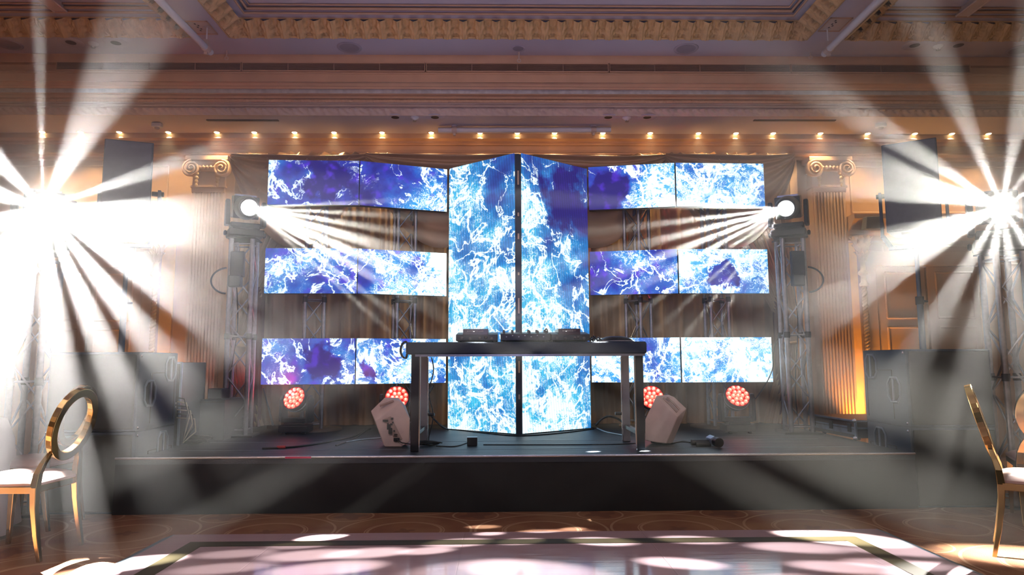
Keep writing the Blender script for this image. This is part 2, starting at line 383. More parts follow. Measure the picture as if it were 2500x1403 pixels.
# plain pilaster returns beside the curtain
for i, (p0, p1) in enumerate(((548, 576), (1925, 1950))):
    a = atY(p0, 500, 8.2).x; b = atY(p1, 500, 8.2).x
    struct(MB().bx(a, b, 8.2, YW, 0, ZCORN), f'trim_{nt_}', M_wallp, bevel=.005); nt_ += 1

# side bays: panelled doors under a cornice hood, twisted colonnette, amber-lit reveal
def side_bay(sg):
    global nt_
    X = lambda px, py, Y=8.25: (atY(px, py, Y).x if sg > 0 else -atY(px, py, Y).x+.3)
    def B(x0, x1, y0, y1, z0, z1): return (min(x0, x1), max(x0, x1), y0, y1, z0, z1)
    x0 = X(2062, 560)
    # hood moulding
    hz = lambda y: atY(2200, y, 8.2).z
    pr = [(8.0, hz(530)), (8.0, hz(541)), (8.06, hz(548)), (8.08, hz(553)), (8.15, hz(562)), (8.18, hz(572)), (8.22, hz(574)), (8.22, hz(586)), (YW, hz(588))]
    h = MB(); xe = sg*7.9+(0 if sg > 0 else 0); xs = (x0, xe)
    k = len(pr); pr2 = [(YW, pr[0][1])]+pr; vs = [(xx, y, z) for xx in xs for y, z in pr2]; k = len(pr2)
    h.add(vs, [(i, i+1, k+i+1, k+i) for i in range(k-1)]+[tuple(range(k)), tuple(range(2*k-1, k-1, -1))])
    struct(h, f'trim_{nt_}', M_corn); nt_ += 1
    # upper wall panel frames
    def frame(mb, a, b, z0, z1, y, t=.025):
        for (p, q) in (((a, z0), (b, z0)), ((b, z0), (b, z1)), ((b, z1), (a, z1)), ((a, z1), (a, z0))):
            mb.path([(p[0], y, p[1]), (q[0], y, q[1])], t*.5, 6)
    f = MB()
    frame(f, X(2085, 520), X(2500, 520)+sg*.8, hz(515), hz(402), YW-.005)
    frame(f, X(2160, 620), X(2500, 620)+sg*.8, hz(640), hz(596), YW-.005)
    struct(f, f'trim_{nt_}', M_wallp); nt_ += 1
    # double door: two leaves of two panels
    for li, (pa, pb) in enumerate(((2145, 2265), (2270, 2395))):
        a, b = X(pa, 780), X(pb, 780)
        dn = 1+li+(2 if sg < 0 else 0)
        d = MB(); d.bx(*B(a, b, YW-.05, YW, 0, hz(650)))
        frame(d, a+sg*.11, b-sg*.07, hz(775), hz(664), YW-.055, .03)
        frame(d, a+sg*.11, b-sg*.07, hz(1010), hz(798), YW-.055, .03)
        o = struct(d, f'door_{dn}', M_wallp, bevel=.004)
        hd = MB(); xx = b-sg*.05 if li == 0 else a+sg*.05; hd.tube((xx, YW-.09, 1.0), (xx, YW-.09, 1.25), .012); hd.tube((xx, YW-.09, 1.02), (xx, YW-.04, 1.02), .008); hd.tube((xx, YW-.09, 1.23), (xx, YW-.04, 1.23), .008)
        hd.build('door_handle', M_gold, o)
    fr = MB()
    for a, b in ((2118, 2142), (2398, 2424)): fr.bx(*B(X(a, 780), X(b, 780), YW-.08, YW, 0, hz(610)))
    fr.bx(*B(X(2118, 780), X(2424, 780), YW-.08, YW, hz(648), hz(612)))
    struct(fr, f'trim_{nt_}', M_wallp, bevel=.006); nt_ += 1
    # narrow reveal washed by an amber uplighter, amber light also put into its colour
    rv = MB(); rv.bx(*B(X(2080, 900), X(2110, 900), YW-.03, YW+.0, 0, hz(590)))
    struct(rv, f'trim_{nt_}', mat('amber_lit_reveal', (.95, .56, .14), .6, noise=.05)); nt_ += 1
    # colonnette
    cx = X(2113, 700, 8.1); side = 'right' if sg > 0 else 'left'
    t = T('colonnette', f'gilt twisted rope colonnette with a leafy capital beside the {side} double doors', 'column', (cx, 8.13, 0), 'twisted colonnettes by the doors')
    c = MB(); z0 = .45; z1 = hz(700)
    for st in range(2):
        c.path([(cx+math.cos(k*.55+st*math.pi)*.014, 8.13+math.sin(k*.55+st*math.pi)*.014, z0+(z1-z0)*k/220) for k in range(221)], .020, 6)
    c.build('rope_shaft', M_gold, t)
    b = MB(); b.lathe([(.05, z1), (.055, z1+.03), (.035, z1+.05), (.03, z1+.12), (.06, z1+.15), (.055, z1+.18), (.03, z1+.20), (.028, hz(640))], 14, None, (cx, 8.13, 0)); b.build('collar', M_gold, t)
    cp = MB(); zl = hz(640); zu = hz(578)
    for ring in range(3):
        for k in range(9):
            an = 2*math.pi*(k+.5*ring)/9; zb = zl+ring*(zu-zl)*.28
            def fn(u, v, an=an, zb=zb, ring=ring):
                w_ = (.028+.01*ring)*math.sin(math.pi*min(.97, .15+v*.8)); rr_ = .035+.02*ring+.05*v**2+.012*math.cos(u*6.28)
                aa = an+(u-.5)*w_*2/rr_; return Vector((cx+rr_*math.cos(aa), 8.13+rr_*math.sin(aa), zb+v*(zu-zl)*.42-.03*max(0, v-.7)))
            cp.grid(fn, 4, 5)
    cp.lathe([(.035, zl), (.05, zu-.02), (.09, zu)], 12, None, (cx, 8.13, 0)); cp.build('leaf_capital', M_gold, t)
    bs = MB(); bs.bx(cx-.06, cx+.06, 8.07, 8.19, 0, .30); bs.lathe([(.058, .30), (.06, .34), (.05, .37), (.05, .45)], 14, None, (cx, 8.13, 0)); bs.build('base', M_corn, t, bevel=.004)
    # dark exit box standing on the hood
    sp = T('wall_speaker', f'small dark box loudspeaker in front of the hood above the {side} colonnette', 'speaker', (cx+sg*.02, 7.93, 0), 'small box speakers over the doors')
    x = cx+sg*.02; q = MB(); q.hull([(x-.10, 7.98, hz(571)), (x+.13, 7.98, hz(571)), (x+.12, 7.98, hz(541)), (x-.07, 7.98, hz(541)), (x-.10, 7.86, hz(571)), (x+.13, 7.86, hz(571)), (x+.12, 7.88, hz(541)), (x-.07, 7.88, hz(541))]); q.build('cabinet', mat('grey_box', (.12, .115, .12), .6, noise=.1), sp, bevel=.006)
    q = MB(); q.tube((x+.02, 7.98, hz(556)), (x+.02, 8.12, hz(556)), .02); q.build('bracket', M_blkm, sp)
    # amber uplighter on the floor
    up_ = T('floor_uplighter', f'small black floor uplighter washing the {side} doorway amber', 'lamp', (X(2090, 900), 7.98, 0), 'amber floor uplighters')
    u = MB(); u.lathe([(.05, 0), (.06, .01), (.055, .12), (.045, .125)], 16, None, up_.location); u.build('body', M_blk, up_)
    u = MB(); u.lathe([(.0, .126), (.044, .127)], 16, None, up_.location); u.build('lens', mat('amber_lens_lit', (1, .5, .1), .3, noise=.02, emit=(1, .42, .05), estr=5), up_)
    lamp('uplight', 'SPOT', (0, 0, .16), 230 if sg > 0 else 90, (1, .42, .06), .04, parent=up_, aim=None, cone=75, blend=.8).rotation_euler = (rad(163), 0, 0)
side_bay(1); side_bay(-1)

# ceiling fittings -------------------------------------------------
def disc_fit(name, label, cat, p, r, depth, m1, m2, group):
    t = T(name, label, cat, p, group); x, y, z = p
    a = MB(); a.lathe([(r*.8, -.004), (r, -.006), (r*1.03, 0), (r*1.0, .001)], 32, None, p); a.build('rim', m1, t)
    b = MB(); b.lathe([(0, -.003), (r*.82, -.004)], 32, None, p); b.build('grille', m2, t)
    return t
for px, py, r, lb in ((853, 116, .125, 'large round ceiling loudspeaker left of the stage axis'), (1675, 119, .125, 'large round ceiling loudspeaker right of the stage axis'), (22, 108, .125, 'large round ceiling loudspeaker at the far left edge'), (2490, 122, .125, 'large round ceiling loudspeaker at the far right edge')):
    disc_fit('ceiling_speaker', lb, 'speaker', atZ(px, py, ZC), r, 0, mat('speaker_rim', (.46, .41, .46), .6, noise=.04), M_grey, 'round ceiling loudspeakers')
disc_fit('ceiling_speaker', 'small round dark ceiling loudspeaker on the stage centre line', 'speaker', atZ(1265, 118, ZC), .072, 0, M_ceil, M_grey, 'round ceiling loudspeakers')
for px, py, lb in ((173, 103, 'dark recessed spot opening, left one of the pair at upper left'), (283, 104, 'grey recessed spot opening, right one of the pair at upper left'), (2233, 110, 'grey recessed spot opening, left one of the pair at upper right'), (2340, 110, 'grey recessed spot opening, right one of the pair at upper right')):
    p = atZ(px, py, ZC); t = T('recessed_spot', lb, 'ceiling spot', p, 'unlit recessed spots')
    a = MB(); a.lathe([(.05, -.002), (.11, -.006), (.12, 0)], 28, None, p); a.build('trim_plate', M_ceil, t)
    a = MB(); a.lathe([(0, -.004), (.05, -.005)], 20, None, p); a.build('opening', mat('spot_well', (.10, .08, .09), .7, noise=.1), t)
for px, py, lb in ((965, 286, 'leftmost unlit round spot in the niche ceiling'), (1062, 286, 'second unlit round spot from the left in the niche ceiling'), (1485, 286, 'third unlit round spot from the left in the niche ceiling'), (1580, 286, 'rightmost unlit round spot in the niche ceiling')):
    p = atZ(px, py, ZN); t = T('recessed_spot', lb, 'ceiling spot', p, 'unlit spots in the niche ceiling')
    a = MB(); a.lathe([(.045, -.002), (.10, -.005), (.11, 0)], 28, None, p); a.build('trim_plate', M_ceil, t)
    a = MB(); a.lathe([(0, -.003), (.045, -.004)], 20, None, p); a.build('opening', M_dark, t)
def sprinkler(px, py, z, lb, nm='smoke_detector', cat='smoke detector'):
    p = atZ(px, py, z); t = T(nm, lb, cat, p, 'ceiling detectors')
    a = MB(); a.lathe([(0, -.035), (.02, -.034), (.028, -.02), (.045, -.012), (.05, 0)], 20, None, p); a.build('body', M_white, t)
    a = MB()
    for k in range(3):
        an = k*2.1; a.tube(p+Vector((math.cos(an)*.018, math.sin(an)*.018, -.03)), p+Vector((math.cos(an)*.02, math.sin(an)*.02, -.05)), .003, 5)
    a.lathe([(.0, -.052), (.02, -.05)], 12, None, p); a.build('cage', M_alu, t)
sprinkler(228, 106, ZC, 'small white detector between the two round spots at upper left')
sprinkler(2290, 112, ZC, 'small white detector between the two round spots at upper right')
sprinkler(1012, 286, ZN, 'small white detector between the niche spots left of centre')
sprinkler(1530, 287, ZN, 'small white detector between the niche spots right of centre')
for px, side in ((384, 'left'), (2150, 'right')):
    p = atZ(px, 300, ZN); t = T('motion_sensor', f'small pale box sensor hanging from the niche ceiling at {side}', 'sensor', p, 'box sensors on the niche ceiling')
    a = MB(); a.box(p-Vector((0, 0, .03)), (.11, .07, .05)); a.build('body', M_white, t, bevel=.012, seg=3)
    a = MB(); a.lathe([(.03, -.055), (.025, -.07), (0, -.075)], 14, None, p); a.build('lens', M_grey, t)
# downlights
dxs = [107, 200, 294, 413, 531, 622, 720, 816, 933, 1053, 1172, 1263, 1354, 1472, 1588, 1706, 1798, 1889, 2005, 2121, 2237, 2328, 2418]
places = ['at the far left end of the row', 'second from the left end', 'third from the left end', 'above the left box speaker and pilaster', 'above the left pilaster edge', 'above the curtain left of the screens', 'above the top left screen', 'above the right half of the top left screen', 'above the gap beside the second top screen', 'just left of the hanging white pipe', 'left one above the white pipe', 'over the apex of the tall screens', 'right one beneath the middle of the pipe', 'at the right end of the white pipe', 'first one to the right of the pipe', 'above the top right screens, left one', 'above the top right screen', 'above the right end of the top right screen', 'above the right pilaster', 'just right of the right pilaster', 'above the right box speaker', 'third from the right end, past the speaker', 'at the far right end of the row']
places[21] = 'second from the right end'
p0 = atZ(1265, 324, ZN); d0 = None
for i, px in enumerate(dxs):
    p = atZ(px, 324, ZN); p.y = p0.y
    t = T('downlight', f'lit warm ceiling downlight {places[i]}', 'downlight', p, 'row of lit downlights in the niche ceiling')
    if d0 is None:
        a = MB(); a.lathe([(.030, -.002), (.045, -.006), (.05, 0)], 20, None, p); r_ = a.build('ring', M_cornl, t)
        a = MB(); a.lathe([(0, -.016), (.02, -.012), (.030, -.003)], 16, None, p); b_ = a.build('bulb', M_down, t)
        d0 = (r_, b_)
        Ld = bpy.data.lights.new('downlight_beam', 'SPOT'); Ld.energy = 55; Ld.color = (1, .72, .38); Ld.spot_size = rad(88); Ld.spot_blend = .8; Ld.shadow_soft_size = .03
    else:
        for q in d0: c = q.copy(); COL.objects.link(c); c.parent = t
    lo = bpy.data.objects.new('beam', Ld); COL.objects.link(lo); lo.parent = t; lo.location = (0, 0, -.03); lo.rotation_euler = (rad(8), 0, 0)
# linear air grilles
for i, (pa, pb) in enumerate(((136, 588), (590, 1038), (1040, 1486), (1488, 1930), (1932, 2370))):
    a = atY(pa, 165, YB-.012); b = atY(pb, 165, YB-.012); lb = ['far left', 'left of centre', 'middle', 'right of centre', 'far right'][i]
    t = T('air_grille', f'long horizontal slatted air grille on the ceiling bulkhead, {lb} section', 'air grille', ((a.x+b.x)/2, YB-.01, gz0), 'linear air grille sections')
    g = MB(); g.bx(a.x, b.x, YB+.03, YB+.05, gz0+.004, gz1-.004); g.build('backing', M_dark, t)
    g = MB()
    for k in range(7):
        z = gz0+.008+(gz1-gz0-.016)*k/6; g.bx(a.x+.004, b.x-.004, YB-.006, YB+.02, z-.0018, z+.0018)
    for k in range(1, 4): xx = a.x+(b.x-a.x)*k/4; g.bx(xx-.004, xx+.004, YB-.005, YB+.02, gz0+.003, gz1-.003)
    g.build('slats', mat('grille_slat_paint', (.34, .21, .15), .5, noise=.05), t)
    g = MB(); g.bx(a.x, a.x+.006, YB-.012, YB+.03, gz0-.008, gz1+.008); g.bx(b.x-.006, b.x, YB-.012, YB+.03, gz0-.008, gz1+.008); g.bx(a.x, b.x, YB-.012, YB+.03, gz0-.008, gz0+.003); g.bx(a.x, b.x, YB-.012, YB+.03, gz1-.003, gz1+.008); g.build('frame', M_corn, t)
# hanging pipes
def pipe(name, label, A, B, hang):
    t = T(name, label, 'pipe', (A+B)/2, 'white rigging pipes')
    MB().tube(A, B, .032, 16).build('tube', M_white, t)
    for h in hang:
        zt = ZC if h.y < front_y else ZN
        a = MB(); a.tube(h, (h.x, h.y, zt), .008, 8); a.lathe([(.035, -.008), (.035, 0)], 12, None, (h.x, h.y, zt)); a.build('hanger_rod', M_white, t)
        a = MB(); ax = (B-A).normalized(); a.tube(h-ax*.03, h+ax*.03, .042, 12); a.box(h+Vector((0, 0, .055)), (.05, .05, .05)); a.box(h-Vector((0, 0, .05)), (.03, .03, .03)); a.build('clamp', M_cornl, t, bevel=.003)
z = atY(515, 130, 6.2).z
A = atZ(514, 128, 4.22); B = atZ(392, 4, 4.22); B = A+(B-A).normalized()*3.2
pipe('ceiling_pipe', 'white pipe running towards the viewer under the ceiling, left one', A, B, [A-(A-B)*.03])
A = atZ(2012, 132, 4.22); B = atZ(2146, 0, 4.22); B = A+(B-A).normalized()*3.2
pipe('ceiling_pipe', 'white pipe running towards the viewer under the ceiling, right one', A, B, [A-(A-B)*.03])
A = atY(1070, 318, 7.75); B = atY(1491, 317, 7.75)
pipe('ceiling_pipe', 'white horizontal pipe hung level above the tall centre screens', A, B, [A+(B-A)*.093, A+(B-A)*.9])
for px, py, lb in ((553, 142, 'small white eye bolt hanging from the ceiling at upper left'), (1267, 148, 'small white eye bolt hanging on the centre line'), (1979, 140, 'small white eye bolt hanging from the ceiling at upper right')):
    p = atY(px, py, 6.95); t = T('eye_bolt', lb, 'eye bolt', (p.x, p.y, ZC), 'ceiling eye bolts')
    a = MB(); a.tube((p.x, p.y, ZC), p+Vector((0, 0, .02)), .008, 8); a.path([p+Vector((math.cos(k*.524)*.018, 0, math.sin(k*.524)*.018)) for k in range(12)], .006, 6, True); a.build('bolt', M_cornl, t)
for (c1, c2, lb) in (((475, 50), (508, 82), 'square access hatch in the ceiling beside the left pipe'), ((2048, 42), (2030, 75), 'square access hatch in the ceiling beside the right pipe')):
    a = atZ(*c1, ZC); b = atZ(*c2, ZC); x0, x1 = min(a.x, b.x), max(a.x, b.x); w = .22; x0 = (x0+x1)/2-w/2
    t = T('access_hatch', lb, 'hatch', (x0+w/2, b.y, ZC), 'ceiling access hatches')
    g = MB(); y0, y1 = b.y, a.y
    y0, y1 = min(y0, y1), max(y0, y1)
    g.bx(x0, x0+w, y0, y1, ZC-.004, ZC+.0); g.build('panel', M_cornl, t)
    g = MB()
    for q in ((x0, x0+.01, y0, y1), (x0+w-.01, x0+w, y0, y1), (x0, x0+w, y0, y0+.01), (x0, x0+w, y1-.01, y1)): g.bx(*q, ZC-.012, ZC-.003)
    g.build('rim', M_corn, t)
    g = MB()
    for k in range(5): g.bx(x0+.07+.02*(k % 2), x0+.085+.02*(k % 2), y0+.05+k*(y1-y0-.1)/5, y0+.07+k*(y1-y0-.1)/5, ZC-.006, ZC-.003)
    g.build('slots', M_dark, t)
for xa, xb, lb in ((505, 680, 'thin dark ceiling slot at the left of the niche ceiling'), (1840, 2040, 'thin dark ceiling slot at the right of the niche ceiling')):
    a = atZ(xa, 293, ZN); b = atZ(xb, 293, ZN); g = MB(); g.bx(a.x, b.x, a.y-.02, a.y+.02, ZN-.008, ZN); tag(g.build('ceiling_slot', M_dark), lb, 'ceiling slot', 'ceiling slots')

# ================================================================== STAGE
SF = 5.41; SZ = .425; SX0, SX1 = -2.96, 3.25
st = T('stage', 'low black carpeted stage platform with a plain black skirt', 'stage', ((SX0+SX1)/2, SF, 0))
MB().bx(SX0, SX1, SF, 8.2, SZ-.05, SZ).build('deck', M_stage, st)
def skfn(u, v): x = SX0+(SX1-SX0)*u; return Vector((x, SF+.006+.006*math.sin(x*9)*(1-v), .0+(SZ-.02)*v))
sk = MB(); sk.grid(skfn, 220, 2); sk.bx(SX0, SX0+.01, SF+.02, 8.2, 0, SZ-.05); sk.bx(SX1-.01, SX1, SF+.02, 8.2, 0, SZ-.05); sk.build('skirt', M_skirt, st)
e = MB(); e.tube((SX0, SF+.004, SZ-.004), (SX1, SF+.004, SZ-.004), .011, 20); e.build('edge_trim', mat('stage_edge_aluminium', (.80, .86, .95), .25, .95, noise=.1, nscale=3), st)
e = MB()
for y in (5.83, 6.42): e.bx(SX0+.3, SX1-.3, y-.004, y+.004, SZ, SZ+.002)
e.build('deck_joint', mat('deck_joint_metal', (.30, .36, .42), .35, .6, noise=.2, nscale=3), st)
e = MB(); a = atZ(700, 1114, SZ).x; b = atZ(762, 1114, SZ).x; e.bx(a, b, SF-.009, SF-.004, SZ-.010, SZ+.004); e.build('red_tape', mat('red_tape', (.75, .04, .16), .4, noise=.05), st)

# dance floor
def dancemat():
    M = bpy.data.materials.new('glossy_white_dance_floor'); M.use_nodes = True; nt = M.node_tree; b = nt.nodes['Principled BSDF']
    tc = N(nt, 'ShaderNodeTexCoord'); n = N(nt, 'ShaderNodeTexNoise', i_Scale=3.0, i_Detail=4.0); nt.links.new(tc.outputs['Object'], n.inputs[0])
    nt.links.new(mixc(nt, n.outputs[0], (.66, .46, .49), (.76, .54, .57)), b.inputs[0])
    n2 = N(nt, 'ShaderNodeTexNoise', i_Scale=9.0, i_Detail=6.0); mp = N(nt, 'ShaderNodeMapping'); mp.inputs['Scale'].default_value = (.4, 4, 1); nt.links.new(tc.outputs['Object'], mp.inputs[0]); nt.links.new(mp.outputs[0], n2.inputs[0])
    nt.links.new(smooth(nt, n2.outputs[0], .3, .75, .06, .22), b.inputs['Roughness'])
    bp = N(nt, 'ShaderNodeBump', i_Strength=.12, i_Distance=.006); nt.links.new(n2.outputs[0], bp.inputs['Height'])
    # vinyl seams
    br = N(nt, 'ShaderNodeTexBrick', offset=0.0); br.inputs['Scale'].default_value = 1; br.inputs['Mortar Size'].default_value = .004; br.inputs['Brick Width'].default_value = 1.18; br.inputs['Row Height'].default_value = 1.5; br.inputs['Mortar Smooth'].default_value = .3
    mp2 = N(nt, 'ShaderNodeMapping'); mp2.inputs['Location'].default_value = (.42, .3, 0); nt.links.new(tc.outputs['Object'], mp2.inputs[0]); nt.links.new(mp2.outputs[0], br.inputs[0])
    bp2 = N(nt, 'ShaderNodeBump', i_Strength=.5, i_Distance=.004, invert=True); nt.links.new(br.outputs['Fac'], bp2.inputs['Height']); nt.links.new(bp.outputs[0], bp2.inputs['Normal']); nt.links.new(bp2.outputs[0], b.inputs['Normal'])
    b.inputs['Specular IOR Level'].default_value = .8; b.inputs['Coat Weight'].default_value = .6; b.inputs['Coat Roughness'].default_value = .08
    return M
DL, DR, DB = -2.15, 2.52, 4.70
df = T('dance_floor', 'glossy white vinyl dance floor with a dark gold border line', 'dance floor', (.18, 2.4, 0))
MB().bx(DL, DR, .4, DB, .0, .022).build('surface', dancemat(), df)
g = MB(); z0, z1 = .0222, .0245; w = .11; a, b, c = -1.96, 2.28, 4.50
g.bx(a, b, c-w, c, z0, z1); g.bx(a, a+w, .6, c-w, z0, z1); g.bx(b-w, b, .6, c-w, z0, z1); g.build('border_line', mat('dark_gold_vinyl', (.045, .036, .016), .5, noise=.1), df)
g = MB()
for s_, x in ((-1, DL), (1, DR)): g.prism([(x, .4, 0), (x+s_*.075, .4, 0), (x+s_*.01, .4, .022), (x, .4, .022)], (0, DB-.4, 0))
g.build('ramp_edge', mat('blue_grey_rubber_edge', (.13, .17, .21), .5, noise=.1), df)

# ================================================================== LED SCREENS
def foam(name, stripes):
    M = bpy.data.materials.new(name); M.use_nodes = True; nt = M.node_tree; b = nt.nodes['Principled BSDF']
    def att(n_): a = N(nt, 'ShaderNodeAttribute', attribute_type='OBJECT', attribute_name=n_); return a
    tc = N(nt, 'ShaderNodeTexCoord'); seed = att('seed')
    comb = N(nt, 'ShaderNodeCombineXYZ'); nt.links.new(seed.outputs['Fac'], comb.inputs[1])
    def vadd(a, b_):
        v = N(nt, 'ShaderNodeVectorMath', operation='ADD'); nt.links.new(a, v.inputs[0]); nt.links.new(b_, v.inputs[1]); return v.outputs[0]
    P = vadd(tc.outputs['Object'], comb.outputs[0])
    wn = N(nt, 'ShaderNodeTexNoise', i_Scale=3.2, i_Detail=5.0, i_Roughness=.62); nt.links.new(P, wn.inputs[0])
    sc = N(nt, 'ShaderNodeVectorMath', operation='MULTIPLY_ADD'); nt.links.new(wn.outputs['Color'], sc.inputs[0]); sc.inputs[1].default_value = (.55, .55, .55); nt.links.new(P, sc.inputs[2])
    Pw = sc.outputs[0]
    def vor(s_): v = N(nt, 'ShaderNodeTexVoronoi', feature='DISTANCE_TO_EDGE', i_Scale=s_); nt.links.new(Pw, v.inputs['Vector']); return v.outputs['Distance']
    big = N(nt, 'ShaderNodeTexNoise', i_Scale=1.9, i_Detail=7.0, i_Roughness=.58); nt.links.new(P, big.inputs[0])
    fine = N(nt, 'ShaderNodeTexNoise', i_Scale=22.0, i_Detail=4.0, i_Roughness=.7); nt.links.new(Pw, fine.inputs[0])
    so = N(nt, 'ShaderNodeSeparateXYZ'); nt.links.new(tc.outputs['Object'], so.inputs[0])
    bl, br_, bv = att('bias'), att('bias_x'), att('bias_z')
    w = math_(nt, 'MULTIPLY_ADD', so.outputs[0], br_.outputs['Fac'], bl.outputs['Fac'])
    w = math_(nt, 'MULTIPLY_ADD', so.outputs[2], bv.outputs['Fac'], w)
    # a calm dark pool
    dx = math_(nt, 'SUBTRACT', so.outputs[0], att('pool_x').outputs['Fac']); dz = math_(nt, 'SUBTRACT', so.outputs[2], att('pool_z').outputs['Fac'])
    dd = math_(nt, 'SQRT', math_(nt, 'ADD', math_(nt, 'MULTIPLY', dx, dx), math_(nt, 'MULTIPLY', dz, dz)))
    dd = math_(nt, 'MULTIPLY_ADD', math_(nt, 'SUBTRACT', big.outputs[0], .5), .9, dd)
    pr_ = att('pool_r').outputs['Fac']
    pool = smooth(nt, math_(nt, 'DIVIDE', dd, pr_), .6, 1.2, 1.0, 0.0)
    f0 = math_(nt, 'ADD', math_(nt, 'MULTIPLY', math_(nt, 'SUBTRACT', big.outputs[0], .5), 2.3), w)    # foaminess about 0..1
    f0 = math_(nt, 'SUBTRACT', f0, .13)
    f0 = math_(nt, 'MULTIPLY_ADD', pool, -.6, f0)
    rn = N(nt, 'ShaderNodeTexNoise', i_Scale=3.4, i_Detail=8.0, i_Roughness=.60, i_Distortion=.5); nt.links.new(P, rn.inputs[0])
    rn2 = N(nt, 'ShaderNodeTexNoise', i_Scale=8.0, i_Detail=6.0, i_Roughness=.62, i_Distortion=.8); nt.links.new(Pw, rn2.inputs[0])
    rg = math_(nt, 'ABSOLUTE', math_(nt, 'SUBTRACT', rn.outputs[0], .5)); rg2 = math_(nt, 'ABSOLUTE', math_(nt, 'SUBTRACT', rn2.outputs[0], .5))
    fp = math_(nt, 'MAXIMUM', math_(nt, 'ADD', f0, .15), 0.0)
    w1 = math_(nt, 'MULTIPLY_ADD', fp, .042, .004); w2 = math_(nt, 'MULTIPLY_ADD', math_(nt, 'MAXIMUM', math_(nt, 'SUBTRACT', f0, .15), 0.0), .07, .001)
    v1 = smooth(nt, math_(nt, 'DIVIDE', rg, w1), .45, 1.5, 1.0, 0.0)
    v2 = smooth(nt, math_(nt, 'DIVIDE', rg2, w2), .4, 1.6, 1.0, 0.0)
    v3 = smooth(nt, vor(6.0), 0.0, math_(nt, 'MULTIPLY_ADD', fp, .05, .004), 1.0, 0.0)
    m1 = smooth(nt, f0, -.25, .15); m2 = smooth(nt, f0, .1, .45); m3 = smooth(nt, f0, .25, .7)
    veins = math_(nt, 'MAXIMUM', math_(nt, 'MULTIPLY', v1, m1), math_(nt, 'MAXIMUM', math_(nt, 'MULTIPLY', v2, m2), math_(nt, 'MULTIPLY', math_(nt, 'MULTIPLY', v3, .6), m3)))
    speck = math_(nt, 'MULTIPLY', smooth(nt, fine.outputs[0], .62, .67), smooth(nt, f0, -.05, .5))
    foamy = smooth(nt, math_(nt, 'MULTIPLY_ADD', math_(nt, 'SUBTRACT', rn2.outputs[0], .5), 1.6, f0), .70, .92)
    wt = math_(nt, 'MAXIMUM', math_(nt, 'MAXIMUM', veins, math_(nt, 'MULTIPLY', speck, .7)), foamy)
    cr = N(nt, 'ShaderNodeValToRGB'); e = cr.color_ramp; T2 = stripes
    e.elements[0].position = 0; e.elements[0].color = (.018, .012, .17, 1); e.elements[1].position = 1; e.elements[1].color = (.26, .80, .95, 1)
    for p_, c_ in (((.22, (.02, .08, .36)), (.42, (.02, .25, .62)), (.62, (.05, .52, .82))) if T2 else ((.22, (.026, .045, .38)), (.42, (.02, .14, .56)), (.62, (.03, .36, .78)))): x = e.elements.new(p_); x.color = (*c_, 1)
    mr_ = N(nt, 'ShaderNodeMapRange'); nt.links.new(f0, mr_.inputs[0]); mr_.inputs[1].default_value = -.30; mr_.inputs[2].default_value = 1.05; nt.links.new(mr_.outputs[0], cr.inputs[0])
    # violet blotches
    vn = N(nt, 'ShaderNodeTexNoise', i_Scale=4.2, i_Detail=2.0); nt.links.new(vadd(P, P), vn.inputs[0])
    water = mixc(nt, math_(nt, 'MULTIPLY', smooth(nt, vn.outputs[0], .5, .72), att('violet').outputs['Fac']), cr.outputs[0], (.09, .03, .62))
    colr = mixc(nt, wt, water, (.92, 1.08, 1.12))
    if stripes:
        s_ = math_(nt, 'SINE', math_(nt, 'MULTIPLY', math_(nt, 'MULTIPLY_ADD', so.outputs[2], .10, so.outputs[0]), 185.0))
        k = math_(nt, 'MULTIPLY_ADD', s_, .13, .90); 
        mm = N(nt, 'ShaderNodeVectorMath', operation='SCALE'); nt.links.new(colr, mm.inputs[0]); nt.links.new(k, mm.inputs['Scale']); colr = mm.outputs[0]
    nt.links.new(colr, b.inputs['Emission Color']); b.inputs['Emission Strength'].default_value = 1.25
    b.inputs['Base Color'].default_value = (.01, .01, .012, 1); b.inputs['Roughness'].default_value = .6
    return M
M_scr = foam('sea_foam_video', False); M_scrC = foam('sea_foam_video_coarse', True)
Zr = [(3.352, 2.858), (2.378, 1.890), (1.408, .924)]
def screen(xa, ya, xb, yb, zt, zb, label, name='led_screen', coarse=False, group=None, **att):
    A = Vector((xa, ya, 0)); B = Vector((xb, yb, 0)); w = (B-A).length; ang = math.atan2(yb-ya, xb-xa); c = (A+B)/2
    t = T(name, label, 'led screen', (c.x, c.y, (zt+zb)/2), group); t.rotation_euler = (0, 0, ang); h = zt-zb
    g = MB(); g.bx(-w/2, w/2, 0, .008, -h/2, h/2); o = g.build('display', M_scrC if coarse else M_scr, t, off=Vector())
    for k_, v_ in dict(dict(seed=0.0, bias=.2, bias_x=0.0, bias_z=0.0, pool_x=9.0, pool_z=9.0, pool_r=.3, violet=.5), **att).items(): o[k_] = float(v_)
    g = MB(); ci = .075 if coarse else .002; g.prism([(-w/2+.001, .0085, -h/2-.004), (w/2-.001, .0085, -h/2-.004), (w/2-ci, .075, -h/2-.004), (-w/2+ci, .075, -h/2-.004)], (0, 0, h+.006))
    n = max(1, round(h/.5)) if coarse else 1
    for k in range(n):
        zc = -h/2+h*(k+.5)/n; g.bx(-w/2+.09, w/2-.09, .075, .085, zc-h/n*.5+.02, zc-h/n*.5+.06); g.bx(-w/2+.09, w/2-.09, .075, .085, zc+h/n*.5-.06, zc+h/n*.5-.02); g.box((0, .09, zc), (.18, .03, .22))
    g.build('cabinet', M_blkm, t, off=Vector(), bevel=.003)
    return t
row = ['top', 'middle', 'bottom']
lowL = [(.16, -.15, 0, dict(pool_x=.12, pool_z=.05, pool_r=.20, violet=.8)), (.34, -.2, .0, dict(violet=.8)), (.30, .10, 0, dict(violet=.6, pool_x=.15, pool_z=0, pool_r=.16))]
